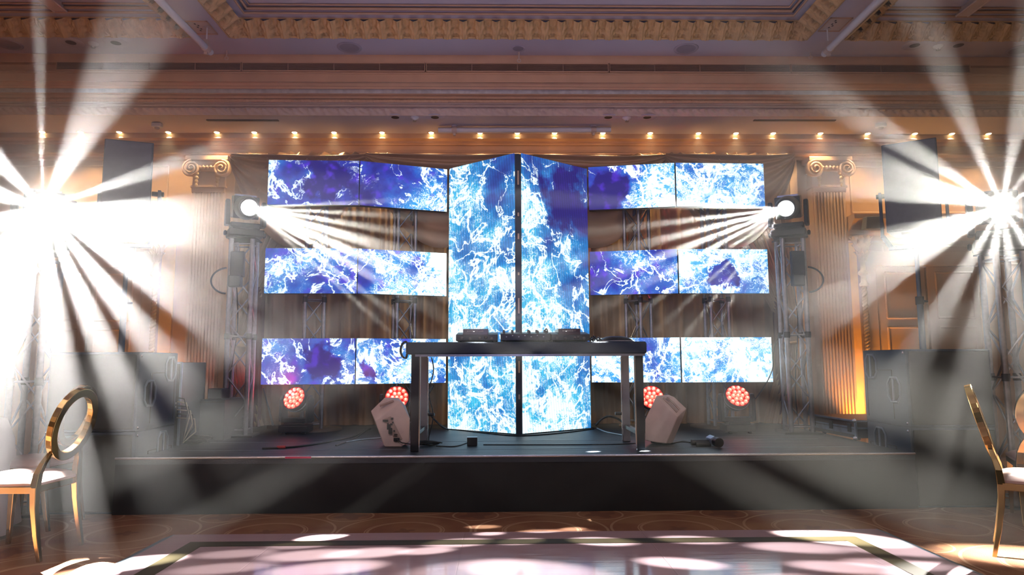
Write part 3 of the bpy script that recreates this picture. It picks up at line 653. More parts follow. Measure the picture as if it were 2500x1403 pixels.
lowL2 = [(.22, .45, 0, dict(violet=.6)), (.52, .9, -.2, dict(violet=.7)), (.52, .1, 0, dict(violet=.6, pool_x=-.35, pool_z=-.05, pool_r=.10))]
lowR = [(.40, .65, 0, dict(violet=.6, pool_x=-.25, pool_z=-.08, pool_r=.22)), (.30, .55, -.3, dict(violet=.9)), (.66, .1, 0, dict(violet=.5))]
lowR2 = [(.64, .25, 0, dict(violet=.2)), (.80, .0, 0, dict(violet=.4, pool_x=-.02, pool_z=-.03, pool_r=.08)), (.70, .0, .5, dict(violet=.4))]
GL, GR = 'small screens left of the tall screens', 'small screens right of the tall screens'
for i, (zt, zb) in enumerate(Zr):
    q = lowL[i]; screen(-2.522, 7.30, -1.545, 7.33, zt, zb, f'wide video screen of blue sea foam, {row[i]} row, outermost left', seed=1.3+i*7.1, bias=q[0], bias_x=q[1], bias_z=q[2], group=GL, **q[3])
    q = lowL2[i]; screen(-1.532, 7.33, -.606, 7.66, zt, zb, f'wide video screen of blue sea foam, {row[i]} row, beside the tall left screen', seed=23.7+i*5.3, bias=q[0], bias_x=q[1], bias_z=q[2], group=GL, **q[3])
    q = lowR[i]; screen(1.007, 7.57, 1.945, 7.39, zt, zb, f'wide video screen of blue sea foam, {row[i]} row, beside the tall right screen', seed=41.1+i*6.7, bias=q[0], bias_x=q[1], bias_z=q[2], group=GR, **q[3])
    q = lowR2[i]; screen(1.962, 7.39, 2.957, 7.42, zt, zb, f'wide mostly white video screen of sea foam, {row[i]} row, outermost right', seed=63.9+i*8.9, bias=q[0], bias_x=q[1], bias_z=q[2], group=GR, **q[3])
screen(-.571, 7.53, .150, 6.95, 3.322, .436, 'tall left video screen of turquoise sea foam angled back from the centre', 'tall_led_screen', True, 'tall centre screens', seed=80.0, bias=.50, bias_z=-.06, bias_x=-.12, violet=.10)
screen(.226, 6.95, .985, 7.53, 3.322, .436, 'tall right video screen with a dark blue pool near its top', 'tall_led_screen', True, 'tall centre screens', seed=91.5, bias=.46, bias_z=-.22, bias_x=-.45, pool_x=.12, pool_z=1.0, pool_r=.34, violet=.1)
t = T('screen_post', 'dark slotted metal post between the two tall screens', 'post', (.188, 6.99, SZ), None)
g = MB(); g.bx(.155, .221, 6.955, 7.02, SZ, 3.315); g.build('column', mat('blue_black_profile', (.035, .05, .075), .4, .3, noise=.2, nscale=6), t, bevel=.003)
g = MB()
for k, (zz_, hh) in enumerate(((3.06, .15), (2.67, .04), (2.44, .06), (2.05, .03), (1.72, .16), (1.42, .05), (1.10, .12), (.80, .05))): g.box((.19, 6.953, zz_), (.018, .006, hh))
g.build('slot_plate', mat('curtain_tone_plate', (.55, .42, .30), .4, .4, noise=.1), t, bevel=.004)  # plates coloured like the pale curtain showing through the slots

# ================================================================== CURTAINS
ZT = ZCORN
def pleat(x, ph=0): return .07*math.sin(x*29+ph+.9*math.sin(x*2.3))+.03*math.sin(x*51+1.3+ph)+.012*math.sin(x*97+ph*2)
def backfn(x0, x1, y, z0, z1):
    def fn(u, v):
        x = x0+(x1-x0)*u; return Vector((x+.012*math.sin(x*13+v*3), y+pleat(x)*(.55+.45*v)+.02*math.sin(v*5+x*2), z0+(z1-z0)*v))
    return fn
CY = 8.13
XA, XB = atY(578, 500, CY).x, atY(1922, 500, CY).x
g = MB(); g.grid(backfn(XA+.02, XB-.02, CY, SZ+.002, ZT), 620, 10); tag(g.build('stage_curtain', M_curt, recalc=False), 'long champagne pleated curtain hanging straight behind the screens', 'curtain')
def tied(xo, sg, label):
    # xo outer edge; gathers from wide top to a tie near the outer edge, then flares
    g = MB(); zt, ztie, zb = ZT, 1.36, SZ+.01
    def fn(u, v):
        z = zb+(zt-zb)*v
        if z > ztie:
            q = (z-ztie)/(zt-ztie); w = .16+1.75*q**1.5; c = .10+.0*q
        else:
            q = (ztie-z)/(ztie-zb); w = .16+.30*q; c = .10-.02*q
        x = xo-sg*(c-.08+w*u)
        amp = .012+.03*min(1, w/1.2)
        y = CY-.13-.05*math.sin(u*math.pi)-amp*math.sin(u*2*math.pi*15)-.4*amp*math.sin(u*2*math.pi*23+1)
        return Vector((x, y, z-.10*(u**2)*(1 if z > ztie else 0)*0))
    g.grid(fn, 200, 46)
    o = T('tied_drape', label, 'curtain', (xo-sg*.2, CY-.1, SZ), 'tied-back side drapes')
    g.build('cloth', M_curt2, o, recalc=False)
    b = MB(); b.path([(xo-sg*(.02+.19*(.5-.5*math.cos(k*.3927))), CY-.14-.09*math.sin(k*.3927), ztie+.01*math.cos(k*.39)) for k in range(16)], .018, 6, True); b.build('tieback', M_gold, o)
tied(XA, -1, 'champagne side drape tied back at the left end of the curtain')
tied(XB, 1, 'champagne side drape tied back at the right end of the curtain')
def swag(xa, xb, drop, label, yoff=0):
    def fn(u, v):
        x = xa+(xb-xa)*u; s_ = math.sin(math.pi*u)**.8
        z = ZT-.02-(.10+drop*v)*s_*(.25+.75*v)-.35*v*(.30)*(1 if True else 0)
        y = CY-.20-yoff-.07*s_*(.4+v*.6)-.034*math.sin(v*2*math.pi*5.5+.6*math.sin(u*6))*(.35+s_)
        return Vector((x, y, z))
    g = MB(); g.grid(fn, 40, 60); tag(g.build('swag', M_curt2, recalc=False), label, 'curtain swag', 'swags along the top of the curtain')
xs = [XA, atY(905, 470, CY).x, atY(1262, 470, CY).x, atY(1620, 470, CY).x, XB]
for i in range(4): swag(xs[i]-.02, xs[i+1]+.02, .95, ['draped swag above the outermost left screens', 'draped swag left of the centre line', 'draped swag right of the centre line', 'draped swag above the outermost right screens'][i], .03*(i % 2))
g = MB()
for a, b in ((1895, 1930),):
    def fn(u, v): x = atY(a+(b-a)*u, 900, 7.95).x; return Vector((x, 7.97+.03*math.sin(u*20), SZ+.004+1.5*v))
    g.grid(fn, 30, 4)
tag(g.build('maroon_drape', M_maroon, recalc=False), 'narrow maroon drape behind the right light tower', 'curtain', 'maroon drapes')
g = MB()
def fn(u, v): x = atY(606+32*u, 900, 7.95).x; return Vector((x, 7.97+.03*math.sin(u*20), SZ+.004+1.6*v))
g.grid(fn, 30, 4); tag(g.build('maroon_drape', M_maroon, recalc=False), 'narrow maroon drape behind the left light tower', 'curtain', 'maroon drapes')

# ================================================================== TRUSSES
def truss(cx, cy, z0, z1, c2c, rot, label, r=.022, plate=.0, group=None, bay=None, plate_r=None):
    t = T('truss_tower', label, 'truss', (cx, cy, z0), group); h = c2c/2; R = Rz(rot)
    cs = [R @ Vector((a*h, b*h, 0)) + Vector((cx, cy, 0)) for a, b in ((-1, -1), (1, -1), (1, 1), (-1, 1))]
    zb = z0+.02
    for c in cs: MB().tube(c+Vector((0, 0, zb)), c+Vector((0, 0, z1)), r, 12).build('chord', M_alu, t)
    b = MB(); bay = bay or c2c*1.35; n = max(2, round((z1-zb-.12)/bay)); bh = (z1-zb-.12)/n
    for i in range(4):
        p, q = cs[i], cs[(i+1) % 4]
        for k in range(n):
            za, zc = zb+.06+k*bh, zb+.06+(k+1)*bh
            if (k+i) % 2: p, q = q, p
            b.tube(p+Vector((0, 0, za)), q+Vector((0, 0, zc)), .0085, 6)
            if (k+i) % 2: p, q = q, p
        for zz_ in (zb+.05, (z1+z0)/2, z1-.05): b.tube(p+Vector((0, 0, zz_)), q+Vector((0, 0, zz_)), .0085, 6)
    b.build('bracing', M_alu, t)
    for c in cs: MB().lathe([(r+.006, -.03), (r+.008, 0), (r+.006, .03)], 12, None, c+Vector((0, 0, (z0+z1)/2))).build('coupler', M_blkm, t)
    b = MB()
    if plate_r: b.lathe([(plate_r, z0), (plate_r, z0+.018), (0, z0+.02)], 40, None, (cx, cy, 0)); b.build('base_plate', M_wood, t)
    else: b.box((cx, cy, z0+.01), (c2c+.16, c2c+.16, .02), R); b.build('base_plate', M_blkm, t, bevel=.003)
    b = MB(); b.box((cx, cy, z1+.006), (c2c+.08, c2c+.08, .012), R); b.build('top_plate', M_blkm, t)
    return t
GT = 'aluminium trusses holding the screens'
for pa, pb, Y, rot, lb in ((740, 793, 7.58, .30, 'aluminium box truss behind the outer left screens'), (962, 1010, 7.74, .35, 'aluminium box truss behind the inner left screens'), (1537, 1582, 7.77, .75, 'aluminium box truss behind the inner right screens'), (1726, 1775, 7.67, .05, 'aluminium box truss behind the outer right screens')):
    c = atY((pa+pb)/2, 780, Y); truss(c.x, Y, SZ, 3.25, .20, rot, lb, .020, group=GT, plate_r=.25 if Y > 7.7 else .33)
pT = {}
for key, px, py, Y, z0, lb in (('ml', 585, 900, 6.97, SZ, 'aluminium box truss tower on the stage under the left moving head'), ('mr', 1943, 900, 6.97, SZ, 'aluminium box truss tower on the stage under the right moving head'), ('ol', 73, 1000, 5.50, 0, 'tall box truss tower at the far left edge beside the stacked subwoofers'), ('or', 2468, 900, 5.50, 0, 'tall box truss tower at the far right edge beside the stacked subwoofers')):
    c = atY(px, py, Y); pT[key] = (c.x, Y)
    truss(c.x, Y, z0, 2.40 if z0 else 2.02, .205, .12 if px < 1250 else -.12, lb, .024, group='truss towers carrying the moving heads')

# ================================================================== MOVING HEADS
def gobo(L, beams, base=()):
    L.use_nodes = True; nt = L.node_tree; em = nt.nodes['Emission']
    geo = N(nt, 'ShaderNodeNewGeometry'); tot = None
    def dot(d):
        v = N(nt, 'ShaderNodeVectorMath', operation='DOT_PRODUCT'); nt.links.new(geo.outputs['Incoming'], v.inputs[0]); v.inputs[1].default_value = GS*d; return v.outputs['Value']
    for d, hw, soft, wgt in beams:
        k = smooth(nt, dot(d), math.cos(rad(hw*(1+soft))), math.cos(rad(hw*max(.05, 1-soft))), 0.0, wgt)
        tot = k if tot is None else math_(nt, 'ADD', tot, k)
    for d, power, wgt in base:
        k = math_(nt, 'MULTIPLY', math_(nt, 'POWER', math_(nt, 'MAXIMUM', dot(d), 0.0), power), wgt); tot = math_(nt, 'ADD', tot, k)
    nt.links.new(tot, em.inputs['Strength'])
GS = 1.0
def moving_head(loc, aim, label, sc=1.0):
    """profile moving head standing on its base; aim is the unit vector of its lens axis"""
    aim = Vector(aim).normalized(); pan = math.atan2(aim.x, -aim.y); P = Rz(pan); t = T('moving_head_light', label, 'stage light', loc, 'white beam moving heads on the towers')
    M0 = TR(loc, P) @ Matrix.Scale(sc, 4)
    b = MB(M0); b.box((0, 0, .05), (.34, .26, .075)); b.box((0, 0, .10), (.26, .22, .03)); b.box((.19, 0, .05), (.03, .06, .05)); b.box((-.19, 0, .05), (.03, .06, .05)); b.build('base', M_blk, t, bevel=.018, seg=3)
    y = MB(M0)
    y.box((0, 0, .135), (.30, .14, .05))
    for s_ in (-1, 1): y.prism([(s_*.175-.022, -.07, .13), (s_*.175-.022, .07, .13), (s_*.175-.022, .06, .33), (s_*.175-.022, .03, .40), (s_*.175-.022, -.03, .40), (s_*.175-.022, -.06, .33)], (.044, 0, 0))
    y.build('yoke', M_blk, t, bevel=.012, seg=2)
    # head: axis along aim
    el = math.asin(max(-1, min(1, aim.z))); Hm = M0 @ TR((0, 0, .33), Rx(-el))   # local -Y is forward
    h = MB(Hm); h.lathe([(.085, -.20), (.115, -.17), (.125, -.05), (.125, .06), (.112, .13), (.108, .20), (.098, .215)], 28, Rx(rad(90)), (0, 0, 0)); h.box((0, .06, .0), (.25, .20, .23)); h.build('head', M_blk, t, bevel=.01)
    f = MB(Hm)
    for k in range(5): f.box((0, .02+k*.028, .122), (.20, .010, .02))
    f.build('cooling_fins', M_alu, t)
    f = MB(Hm); f.path([(.092*math.cos(k*.2244), -.222, .092*math.sin(k*.2244)) for k in range(28)], .013, 8, True); f.build('lens_ring', M_blkm, t)
    f = MB(Hm); f.lathe([(.0, .018), (.04, .015), (.084, .0)], 24, Rx(rad(90)), (0, -.2165, 0)); f.build('lens', M_lens, t)
    return t, Hm @ Vector((0, -.275, 0))
def lamp_head(key, lens_px, loc_xy, zbase, aim, label, energy, rays, base, col, sc=1.0):
    t, P = moving_head((loc_xy[0], loc_xy[1], zbase), aim, label, sc)
    Lo = lamp('gobo_beam', 'POINT', P-Vector(t.location), energy, col, .012, parent=t)
    bs = []
    for (px, py, Y, hw, soft, wgt) in rays:
        T_ = atY(px, py, Y) if Y > 0 else atZ(px, py, 0.02)
        bs.append(((T_-P).normalized(), hw, soft, wgt*(5.0 if Y > 0 else 3.0)))
    bb = [((atY(px, py, Y)-P).normalized(), pw, w_) for px, py, Y, pw, w_ in base]
    gobo(Lo.data, bs, bb)
    q = m.inverted() @ P; print('LENS', key, 1250+F*q.x/-q.z, 701.5-F*q.y/-q.z, P)
    return P
# rays: image bearing from the lens (degrees clockwise from straight up), half width, softness, strength
BW = .8
def fan(cx, cy, rows, scale=1.0):      # each row: bearing, half width, softness, strength, and the image radius and depth the ray passes through
    return [(cx+r*math.sin(rad(a_)), cy-r*math.cos(rad(a_)), Y, hw*BW, so_, w_*scale) for a_, hw, so_, w_, r, Y in rows]
raysL = fan(92, 500, [(0, 1.7, .6, 1.0, 600, 4.1), (24, 4.0, .5, .42, 520, 4.1), (34, 4.6, .5, .42, 520, 4.1), (73, 2.2, .5, .8, 520, 4.1), (92, 3.4, .3, 1.5, 480, 4.0), (100, 3.4, .5, 1.5, 480, 3.9), (105, 3.2, .5, 1.3, 480, 3.8), (119, 2.2, .4, 1.5, 520, 3.9), (125.5, 2.4, .4, 1.7, 640, 3.8), (141, 2.9, .4, 1.9, 760, 3.65), (156, 3.0, .4, 2.0, 760, 3.7), (174, 5.0, .4, 1.5, 600, 4.3), (196, 8, .5, 1.6, 560, 4.3), (220, 9, .5, 1.8, 500, 4.1), (250, 10, .5, 1.2, 500, 4.1), (285, 10, .5, 1.0, 500, 4.1), (316, 8, .5, .8, 560, 4.1)])
raysR = fan(2462, 490, [(10, 5.0, .6, .6, 600, 4.1), (335, 3.8, .6, .55, 560, 4.1), (301, 3.6, .6, .85, 800, 4.1), (286, 3.6, .5, .9, 560, 4.05), (276, 3.2, .35, 1.1, 560, 4.05), (250, 4.0, .5, 1.2, 560, 3.8), (241, 2.6, .6, .9, 520, 3.9), (211, 3.2, .5, .55, 600, 4.1), (191, 4.0, .5, .55, 600, 4.1), (172, 4, .5, .55, 600, 4.1), (148, 5, .5, .6, 600, 4.1), (118, 5, .5, .6, 600, 4.1), (90, 4, .5, .6, 600, 4.1), (60, 5, .5, .6, 600, 4.1), (35, 4, .5, .5, 600, 4.1)])
spotsL = [(1470, 1322, 0, 1.2, .25, 1.6), (1690, 1318, 0, 1.1, .25, 1.5), (1950, 1337, 0, 1.2, .25, 1.3), (1660, 1375, 0, 1.2, .3, 1.4), (2060, 1385, 0, 1.1, .3, 1.4), (2215, 1345, 0, 1.1, .3, 1.3), (2190, 1378, 0, 1.0, .3, 1.2), (1300, 1395, 0, 2.6, .2, .6), (1385, 1290, 0, 1.1, .3, .6), (2380, 1350, 0, 1.6, .3, .5)]
spotsR = [(540, 1388, 0, 1.0, .25, 1.0), (760, 1355, 0, 1.2, .25, 1.6), (900, 1350, 0, 1.2, .25, 1.6), (800, 1388, 0, 1.4, .25, 1.6), (1120, 1325, 0, 1.2, .25, 1.5), (1040, 1345, 0, .9, .25, 1.3), (575, 1352, 0, .9, .25, 1.0), (730, 1332, 0, .8, .25, 1.0), (1150, 1390, 0, 2.0, .2, .6), (1330, 1292, 0, 1.2, .25, 1.6), (1192, 1278, 0, .7, .3, 1.4), (1195, 1303, 0, .6, .3, 1.4), (1410, 1283, 0, .7, .3, 1.2), (120, 1392, 0, 1.8, .3, .25), (1270, 1322, 0, 1.0, .25, 1.0)]
raysL += [(*q[:3], q[3]*.85, .4, q[5]*1.0) for q in spotsL]; raysR += [(*q[:3], q[3]*.85, .4, q[5]*1.3) for q in spotsR]
ax_ol = Vector((.62, -1, -.20)); ax_or = Vector((-.62, -1, -.20))
lamp_head('ol', None, pT['ol'], 2.035, ax_ol, 'large moving head throwing dazzling white beams at far left', 2200, raysL, [(140, 520, 4.6, 10, .12)], (1, .97, .95), 1.12)
lamp_head('or', None, pT['or'], 2.035, ax_or, 'large moving head throwing dazzling white beams at far right', 1150, raysR, [(2440, 500, 4.6, 14, .12)], (1, .97, .92), 1.12)
raysML = fan(608, 508, [(87, 1.0, .6, .9, 420, 6.0), (93, 1.3, .5, 1.1, 440, 5.95), (99, 1.6, .5, 1.3, 460, 5.9), (106, 2.4, .5, 1.6, 460, 5.9), (113, 2.4, .4, 1.6, 440, 5.9), (119, 1.8, .4, 1.4, 420, 5.95), (126, 1.1, .5, 1.2, 360, 6.1), (131, .8, .5, 1.2, 330, 6.15)])
raysMR = fan(1922, 508, [(272, 1.6, .6, 1.2, 260, 6.1), (263, 1.2, .5, 1.5, 300, 6.05), (256, 1.5, .5, 1.8, 320, 6.0), (249, 1.6, .4, 1.8, 330, 6.0), (242, 1.3, .4, 1.6, 320, 6.0), (235, .9, .4, 1.2, 300, 6.1), (227, .7, .4, 1.0, 280, 6.2), (219, .7, .4, 1.0, 260, 6.3), (211, .6, .4, .9, 240, 6.3)])
lamp_head('ml', None, pT['ml'], 2.415, (.48, -.87, -.20), 'moving head throwing a white fan of beams on the left stage tower', 9000, raysML, [], (1, .96, .86))
lamp_head('mr', None, pT['mr'], 2.415, (-.48, -.87, -.24), 'moving head throwing thin white beams on the right stage tower', 9500, raysMR, [], (1, .98, .92))

# dimmer boxes and cables hung on the right and left stage towers
for key, sg, lb in (('mr', 1, 'dark power box hanging inside the right stage tower below its moving head'), ('ml', -1, 'dark power box hanging inside the left stage tower below its moving head')):
    x, y = pT[key]; t = T('hanging_power_box', lb, 'power box', (x, y-.16, 2.0), 'power boxes hung on the towers')
    g = MB(); g.box((x, y-.16, 2.13), (.14, .05, .26)); g.box((x-.01, y-.17, 1.96), (.12, .08, .12)); g.build('body', mat('navy_box', (.03, .045, .075), .4, noise=.1), t, bevel=.012)
    g = MB(); g.tube((x, y-.16, 2.25), (x, y-.16, 2.30), .012); g.build('hook', M_alu, t)
    g = MB(); pts = []
    for k in range(25):
        q = k/24; an = -1.45+q*2.9; pts.append((x+sg*(.10+.17*math.cos(an)), y-.13, 2.02-.03+.13*math.sin(-an)-.02))
    g.path(pts, .009, 8); tag(g.build('cable_loop', M_rub), f'thick black cable looped out of the {"right" if sg > 0 else "left"} stage tower', 'cable', 'cable loops on the towers')
    g = MB(); g.path([(x-.03+.03*math.sin(k*.5), y-.10, 1.95-k*.12) for k in range(13)], .006, 6); tag(g.build('hanging_cable', M_rub), f'thin black cable hanging down the {"right" if sg > 0 else "left"} stage tower', 'cable', 'thin cables on the towers')

# ================================================================== RED WASH HEADS
def wash(px, py, base_py, label, aim, energy):
    base = atZ(px, base_py, SZ); loc = Vector((base.x, base.y, SZ)); aim = Vector(aim).normalized(); pan = math.atan2(aim.x, -aim.y); el = math.asin(aim.z)
    t = T('led_wash_light', label, 'stage light', loc, 'red lit wash lights on the stage'); M0 = TR(loc)
    zc = atY(px, py, base.y).z-SZ
    b = MB(M0); b.box((0, 0, .055), (.30, .22, .07)); b.box((0, 0, .10), (.22, .16, .03))
    for a_ in (-.1, .1):
        for c_ in (-.07, .07): b.box((a_, c_, .01), (.04, .04, .02))
    b.build('base', M_blk, t, bevel=.014, seg=3)
    Y_ = MB(M0 @ TR((0, 0, 0), Rz(pan)))
    Y_.box((0, .01, .135), (.32, .11, .05))
    for s_ in (-1, 1): Y_.prism([(s_*.160-.020, -.055, .12), (s_*.160-.020, .065, .12), (s_*.160-.020, .055, zc), (s_*.160-.020, .02, zc+.05), (s_*.160-.020, -.02, zc+.05), (s_*.160-.020, -.05, zc)], (.040, 0, 0))
    Y_.build('yoke', M_blkm, t, bevel=.012)
    Hm = M0 @ TR((0, 0, zc), Rz(pan) @ Rx(-el))
    h = MB(Hm); h.lathe([(.05, -.13), (.09, -.11), (.120, -.04), (.124, .02), (.124, .05)], 32, Rx(rad(90))); h.build('head', M_blk, t)
    g = MB(Hm); g.path([(-.13*math.cos(k*.2618), -.0, -.13*math.sin(k*.2618)) for k in range(13)], .006, 6); g.build('trim_arc', M_alu, t)
    f = MB(Hm); f.lathe([(0, .052), (.120, .053)], 32, Rx(rad(90))); f.build('lens_plate', M_redb, t)
    spots = [(0, 0)]+[(.046*math.cos(k*math.pi/3), .046*math.sin(k*math.pi/3)) for k in range(6)]+[(.094*math.cos(k*math.pi/6+.26), .094*math.sin(k*math.pi/6+.26)) for k in range(12)]
    q0 = None
    for sx, sz in spots:
        if q0 is None:
            l_ = MB(); l_.lathe([(0, .020), (.012, .019), (.0205, .010), (.0215, .0)], 12, Rx(rad(90))); q0 = l_.build('lens', M_red, t, off=Vector())
            l_ = MB(); l_.lathe([(0, .0235), (.007, .0225), (.011, .0195)], 8, Rx(rad(90))); q1 = l_.build('lens_core', M_redc, q0, off=Vector()); o = q0
        else: o = q0.copy(); COL.objects.link(o); c = q1.copy(); COL.objects.link(c); c.parent = o; o.parent = t
        Mx = TR((0, 0, zc), Rz(pan) @ Rx(-el)) @ TR((sx, -.052, sz)); o.location = Mx.to_translation(); o.rotation_euler = Mx.to_euler()
    fpos = TR((0, 0, zc), Rz(pan) @ Rx(-el)) @ Vector((0, -.10, 0))
    if energy: lamp('wash_beam', 'SPOT', fpos, energy[0], (1, .03, .05), .05, parent=t).rotation_euler = Vector(energy[1]).to_track_quat('-Z', 'Y').to_euler(); t.children[-1]
    return t
wash(722, 976, 1058, 'red lit wash light standing in front of the outer left truss', (-.28, -.80, .42), (120, (-.70, .95, .80)))
wash(968, 973, 1055, 'red lit wash light mostly hidden behind the left pale monitor speaker', (.10, -.85, .30), (80, (-.75, .10, .55)))
wash(1592, 973, 1055, 'red lit wash light between the table leg and the right monitor speaker', (-.05, -.85, .35), (30, (.1, .5, .8)))
wash(1801, 972, 1056, 'red lit wash light standing in front of the outer right truss', (.0, -.80, .52), (34, (.1, .5, .8)))
# wide soft cones for the red wash beams, aimed back towards the curtain
for o in bpy.data.objects:
    if o.name.startswith('wash_beam'): o.data.spot_size = rad(80); o.data.spot_blend = 1

# ================================================================== DJ TABLE
TY0, TY1 = 5.66, 6.38
tzt, tzb = atY(1250, 834, TY0).z, atY(1250, 864, TY0).z
tx0, tx1 = atY(990, 850, TY0).x, atY(1580, 850, TY0).x
t = T('dj_table', 'long black table with a deep fascia and chrome edged legs', 'table', ((tx0+tx1)/2, (TY0+TY1)/2, SZ))
MB().bx(tx0, tx1, TY0, TY1, tzb, tzt).build('tabletop', mat('black_table_cloth', (.012, .024, .048), .8, noise=.2, nscale=4, bump=.2, bscale=120), t, bevel=.02, seg=3)
MB().bx(tx0+.08, tx1-.02, TY0-.006, TY0+.03, tzb-.018, tzb).build('rail', M_alu, t)
for px, s_ in ((1012, 1), (1564, -1)):
    for Yl in (TY0+.02, TY1-.07):
        x = atY(px, 980, TY0).x+ (0 if Yl < 6 else 0)
        MB().bx(x-.033, x+.033, Yl, Yl+.05, SZ+.002, tzb-.001).build('leg', M_blkm if Yl < 6 else mat('grey_leg_panel', (.30, .30, .32), .5, noise=.1), t, bevel=.003)
        MB().tube((x+s_*.038, Yl+.004, SZ+.002), (x+s_*.038, Yl+.004, tzb-.02), .0065, 14).build('leg_edge', M_chr, t)
    x = atY(px, 980, TY0).x
    MB().bx(x-.02, x+.02, TY0+.07, TY1-.07, SZ+.12, SZ+.15).build('foot_rail', M_blkm, t)
    MB().tube((x+s_*.03, TY1-.05, SZ+.25), (x+s_*.10, TY1-.05, SZ+.25), .014).build('clamp', M_blkm, t)
# players and mixer
tz = tzt
def deck(px0, px1, label, logo):
    Y0, Y1 = TY0+.10, TY0+.48
    a, b = atY(px0, 820, Y0).x, atY(px1, 820, Y0).x; w = b-a
    t = T('media_player', label, 'dj player', ((a+b)/2, (Y0+Y1)/2, tz), 'media players on the dj table')
    g = MB(); g.prism([(a, Y0, tz+.012), (a, Y1, tz+.012), (a, Y1, tz+.095), (a, Y1-.10, tz+.095), (a, Y0, tz+.065)], (w, 0, 0)); g.build('body', M_blk, t, bevel=.005)
    g = MB(); g.prism([(a+.06, Y0-.004, tz+.060), (a+.06, Y1, tz+.10), (a+.06, Y1, tz+.118), (a+.06, Y0-.004, tz+.112)], (w-.14, 0, 0)); g.build('display_panel', mat('dark_glass_panel', (.05, .03, .04), .25, noise=.05), t, bevel=.003)
    g = MB()
    for k in range(9): g.box((a+.10+k*.013, Y0-.006, tz+.094), (.008, .002, .009 if k % 3 else .013))
    g.box((b-.13, Y0-.006, tz+.094), (.02, .002, .010)); g.build('lettering', mat('dim_grey_print', (.20, .16, .17), .5, noise=.05), t)
    g = MB()
    for xx, zz_ in ((a+.05, .035), (a+.12, .03), (a+.2, .035), (b-.05, .03), (b-.10, .04)): g.lathe([(0, .006), (.012, .006), (.014, 0)], 12, Rx(rad(90)), (xx, Y0, tz+zz_))
    g.build('knob', mat('dark_grey_knob', (.09, .09, .10), .4, noise=.05), t)
    for xx in (a+.03, b-.03):
        for yy in (Y0+.04, Y1-.04): MB().lathe([(.015, tz), (.015, tz+.013)], 10, None, (xx, yy, 0)).build('foot', M_rub, t)
    g = MB(); g.box((b-.20, Y0-.007, tz+.090), (.010, .003, .005)); g.build('indicator', mat('white_indicator_lit', (1, 1, 1), .4, noise=.02, emit=(1, 1, 1), estr=1.6), t)
    g = MB(); g.lathe([(.085, tz+.075), (.085, tz+.092), (.07, tz+.097), (0, tz+.098)], 28, None, ((a+b)/2, Y0+.16, 0)); g.build('jog_wheel', M_blkm, t)
    return t
deck(1113, 1215, 'black media player at the left end of the table gear', 0)
deck(1346, 1440, 'black media player at the right of the mixer', 1)
Y0 = TY0+.10; a, b = atY(1222, 820, Y0).x, atY(1344, 820, Y0).x
t = T('dj_mixer', 'black mixer with upright knobs between the two media players', 'mixer', ((a+b)/2, Y0+.2, tz))
MB().prism([(a, Y0, tz+.012), (a, Y0+.38, tz+.012), (a, Y0+.38, tz+.10), (a, Y0, tz+.07)], (b-a, 0, 0)).build('body', M_blk, t, bevel=.005)
for r_ in range(5):
    for k in range(6):
        xx = a+.03+(b-a-.06)*k/5; yy = Y0+.05+r_*.07; zz_ = tz+.072+(yy-Y0)*.079
        g = MB(); g.lathe([(.010, 0), (.008, .020), (0, .021)], 10, None, (xx, yy, zz_)); g.build('knob', mat('dark_grey_knob', (.09, .09, .10), .4), t)
g = MB()
for k in range(7): g.box((a+.05+k*.052, Y0-.003, tz+.045+.01*(k % 2)), (.010, .003, .007))
g.build('front_button', mat('grey_button', (.45, .45, .48), .4, noise=.1), t)
for xx in (a+.03, b-.03):
    for yy in (Y0+.04, Y0+.34): MB().lathe([(.015, tz), (.015, tz+.013)], 10, None, (xx, yy, 0)).build('foot', M_rub, t)
c = atY(1338, 806, TY0+.3)
g = MB(); g.path([(c.x+.022*math.sin(k*.42), TY0+.30, tz+.10+.09*math.sin(min(1, k/13)*math.pi)**.7*1.0) if False else (c.x-.025+.05*k/14, TY0+.53, tz+.008+.125*math.sin(math.pi*k/14)**.6) for k in range(15)], .005, 6); tag(g.build('cable_arch', M_rub), 'thin black cable arching up behind the mixer', 'cable')
# dark dome-shaped case and clump of connectors right of the gear
a = atY(1468, 832, TY0+.12).x; b = atY(1548, 832, TY0+.12).x; t = T('soft_case', 'low domed black case lying at the right end of the table', 'case', ((a+b)/2, TY0+.25, tz))
def domef(u, v): x = (u-.5)*2; y = (v-.5)*2; return Vector(((a+b)/2+x*(b-a)/2, TY0+.25+y*.13, tz+.003+.050*max(0, (1-abs(x)**3))**.6*max(0, 1-abs(y)**3)**.5))
g = MB(); g.grid(domef, 22, 14); g.bx(a, b, TY0+.12, TY0+.38, tz, tz+.006); g.build('shell', M_blk, t)
g = MB(); g.path([(a+.01, TY0+.118, tz+.008), ((a+b)/2, TY0+.116, tz+.008), (b-.01, TY0+.118, tz+.008)], .004, 6); g.build('zip', M_alu, t)
c = atY(1452, 825, TY0+.15)
g = MB()
for k in range(7):
    an = k*1.9; p = Vector((c.x+.02*math.cos(an), TY0+.16+.03*math.sin(an), tz+.008+.004*k)); g.path([p, p+Vector((.03*math.cos(an*2), .01, .02)), p+Vector((.045*math.cos(an*2+1), .02*math.sin(an), -.003*k))], .007, 6)
tag(g.build('connector_bundle', mat('glossy_black_plug', (.03, .035, .05), .15, noise=.1)), 'small tangle of shiny black connectors beside the domed case', 'connectors')
# coiled cable over the left end
g = MB()
for k in range(3):
    c = Vector((tx0-.012-.004*k, TY0+.10+.05*k, (tzt+tzb)/2-.01)); g.path([c+Vector((-.045*math.cos(j*.3927) if math.cos(j*.3927) > 0 else .03*-math.cos(j*.3927)*.4, .012*math.sin(j*.3927), .070*math.sin(j*.3927))) for j in range(16)], .007, 6, True)
tag(g.build('cable_coil', M_rub), 'black cable coil hanging over the left end of the table', 'cable')
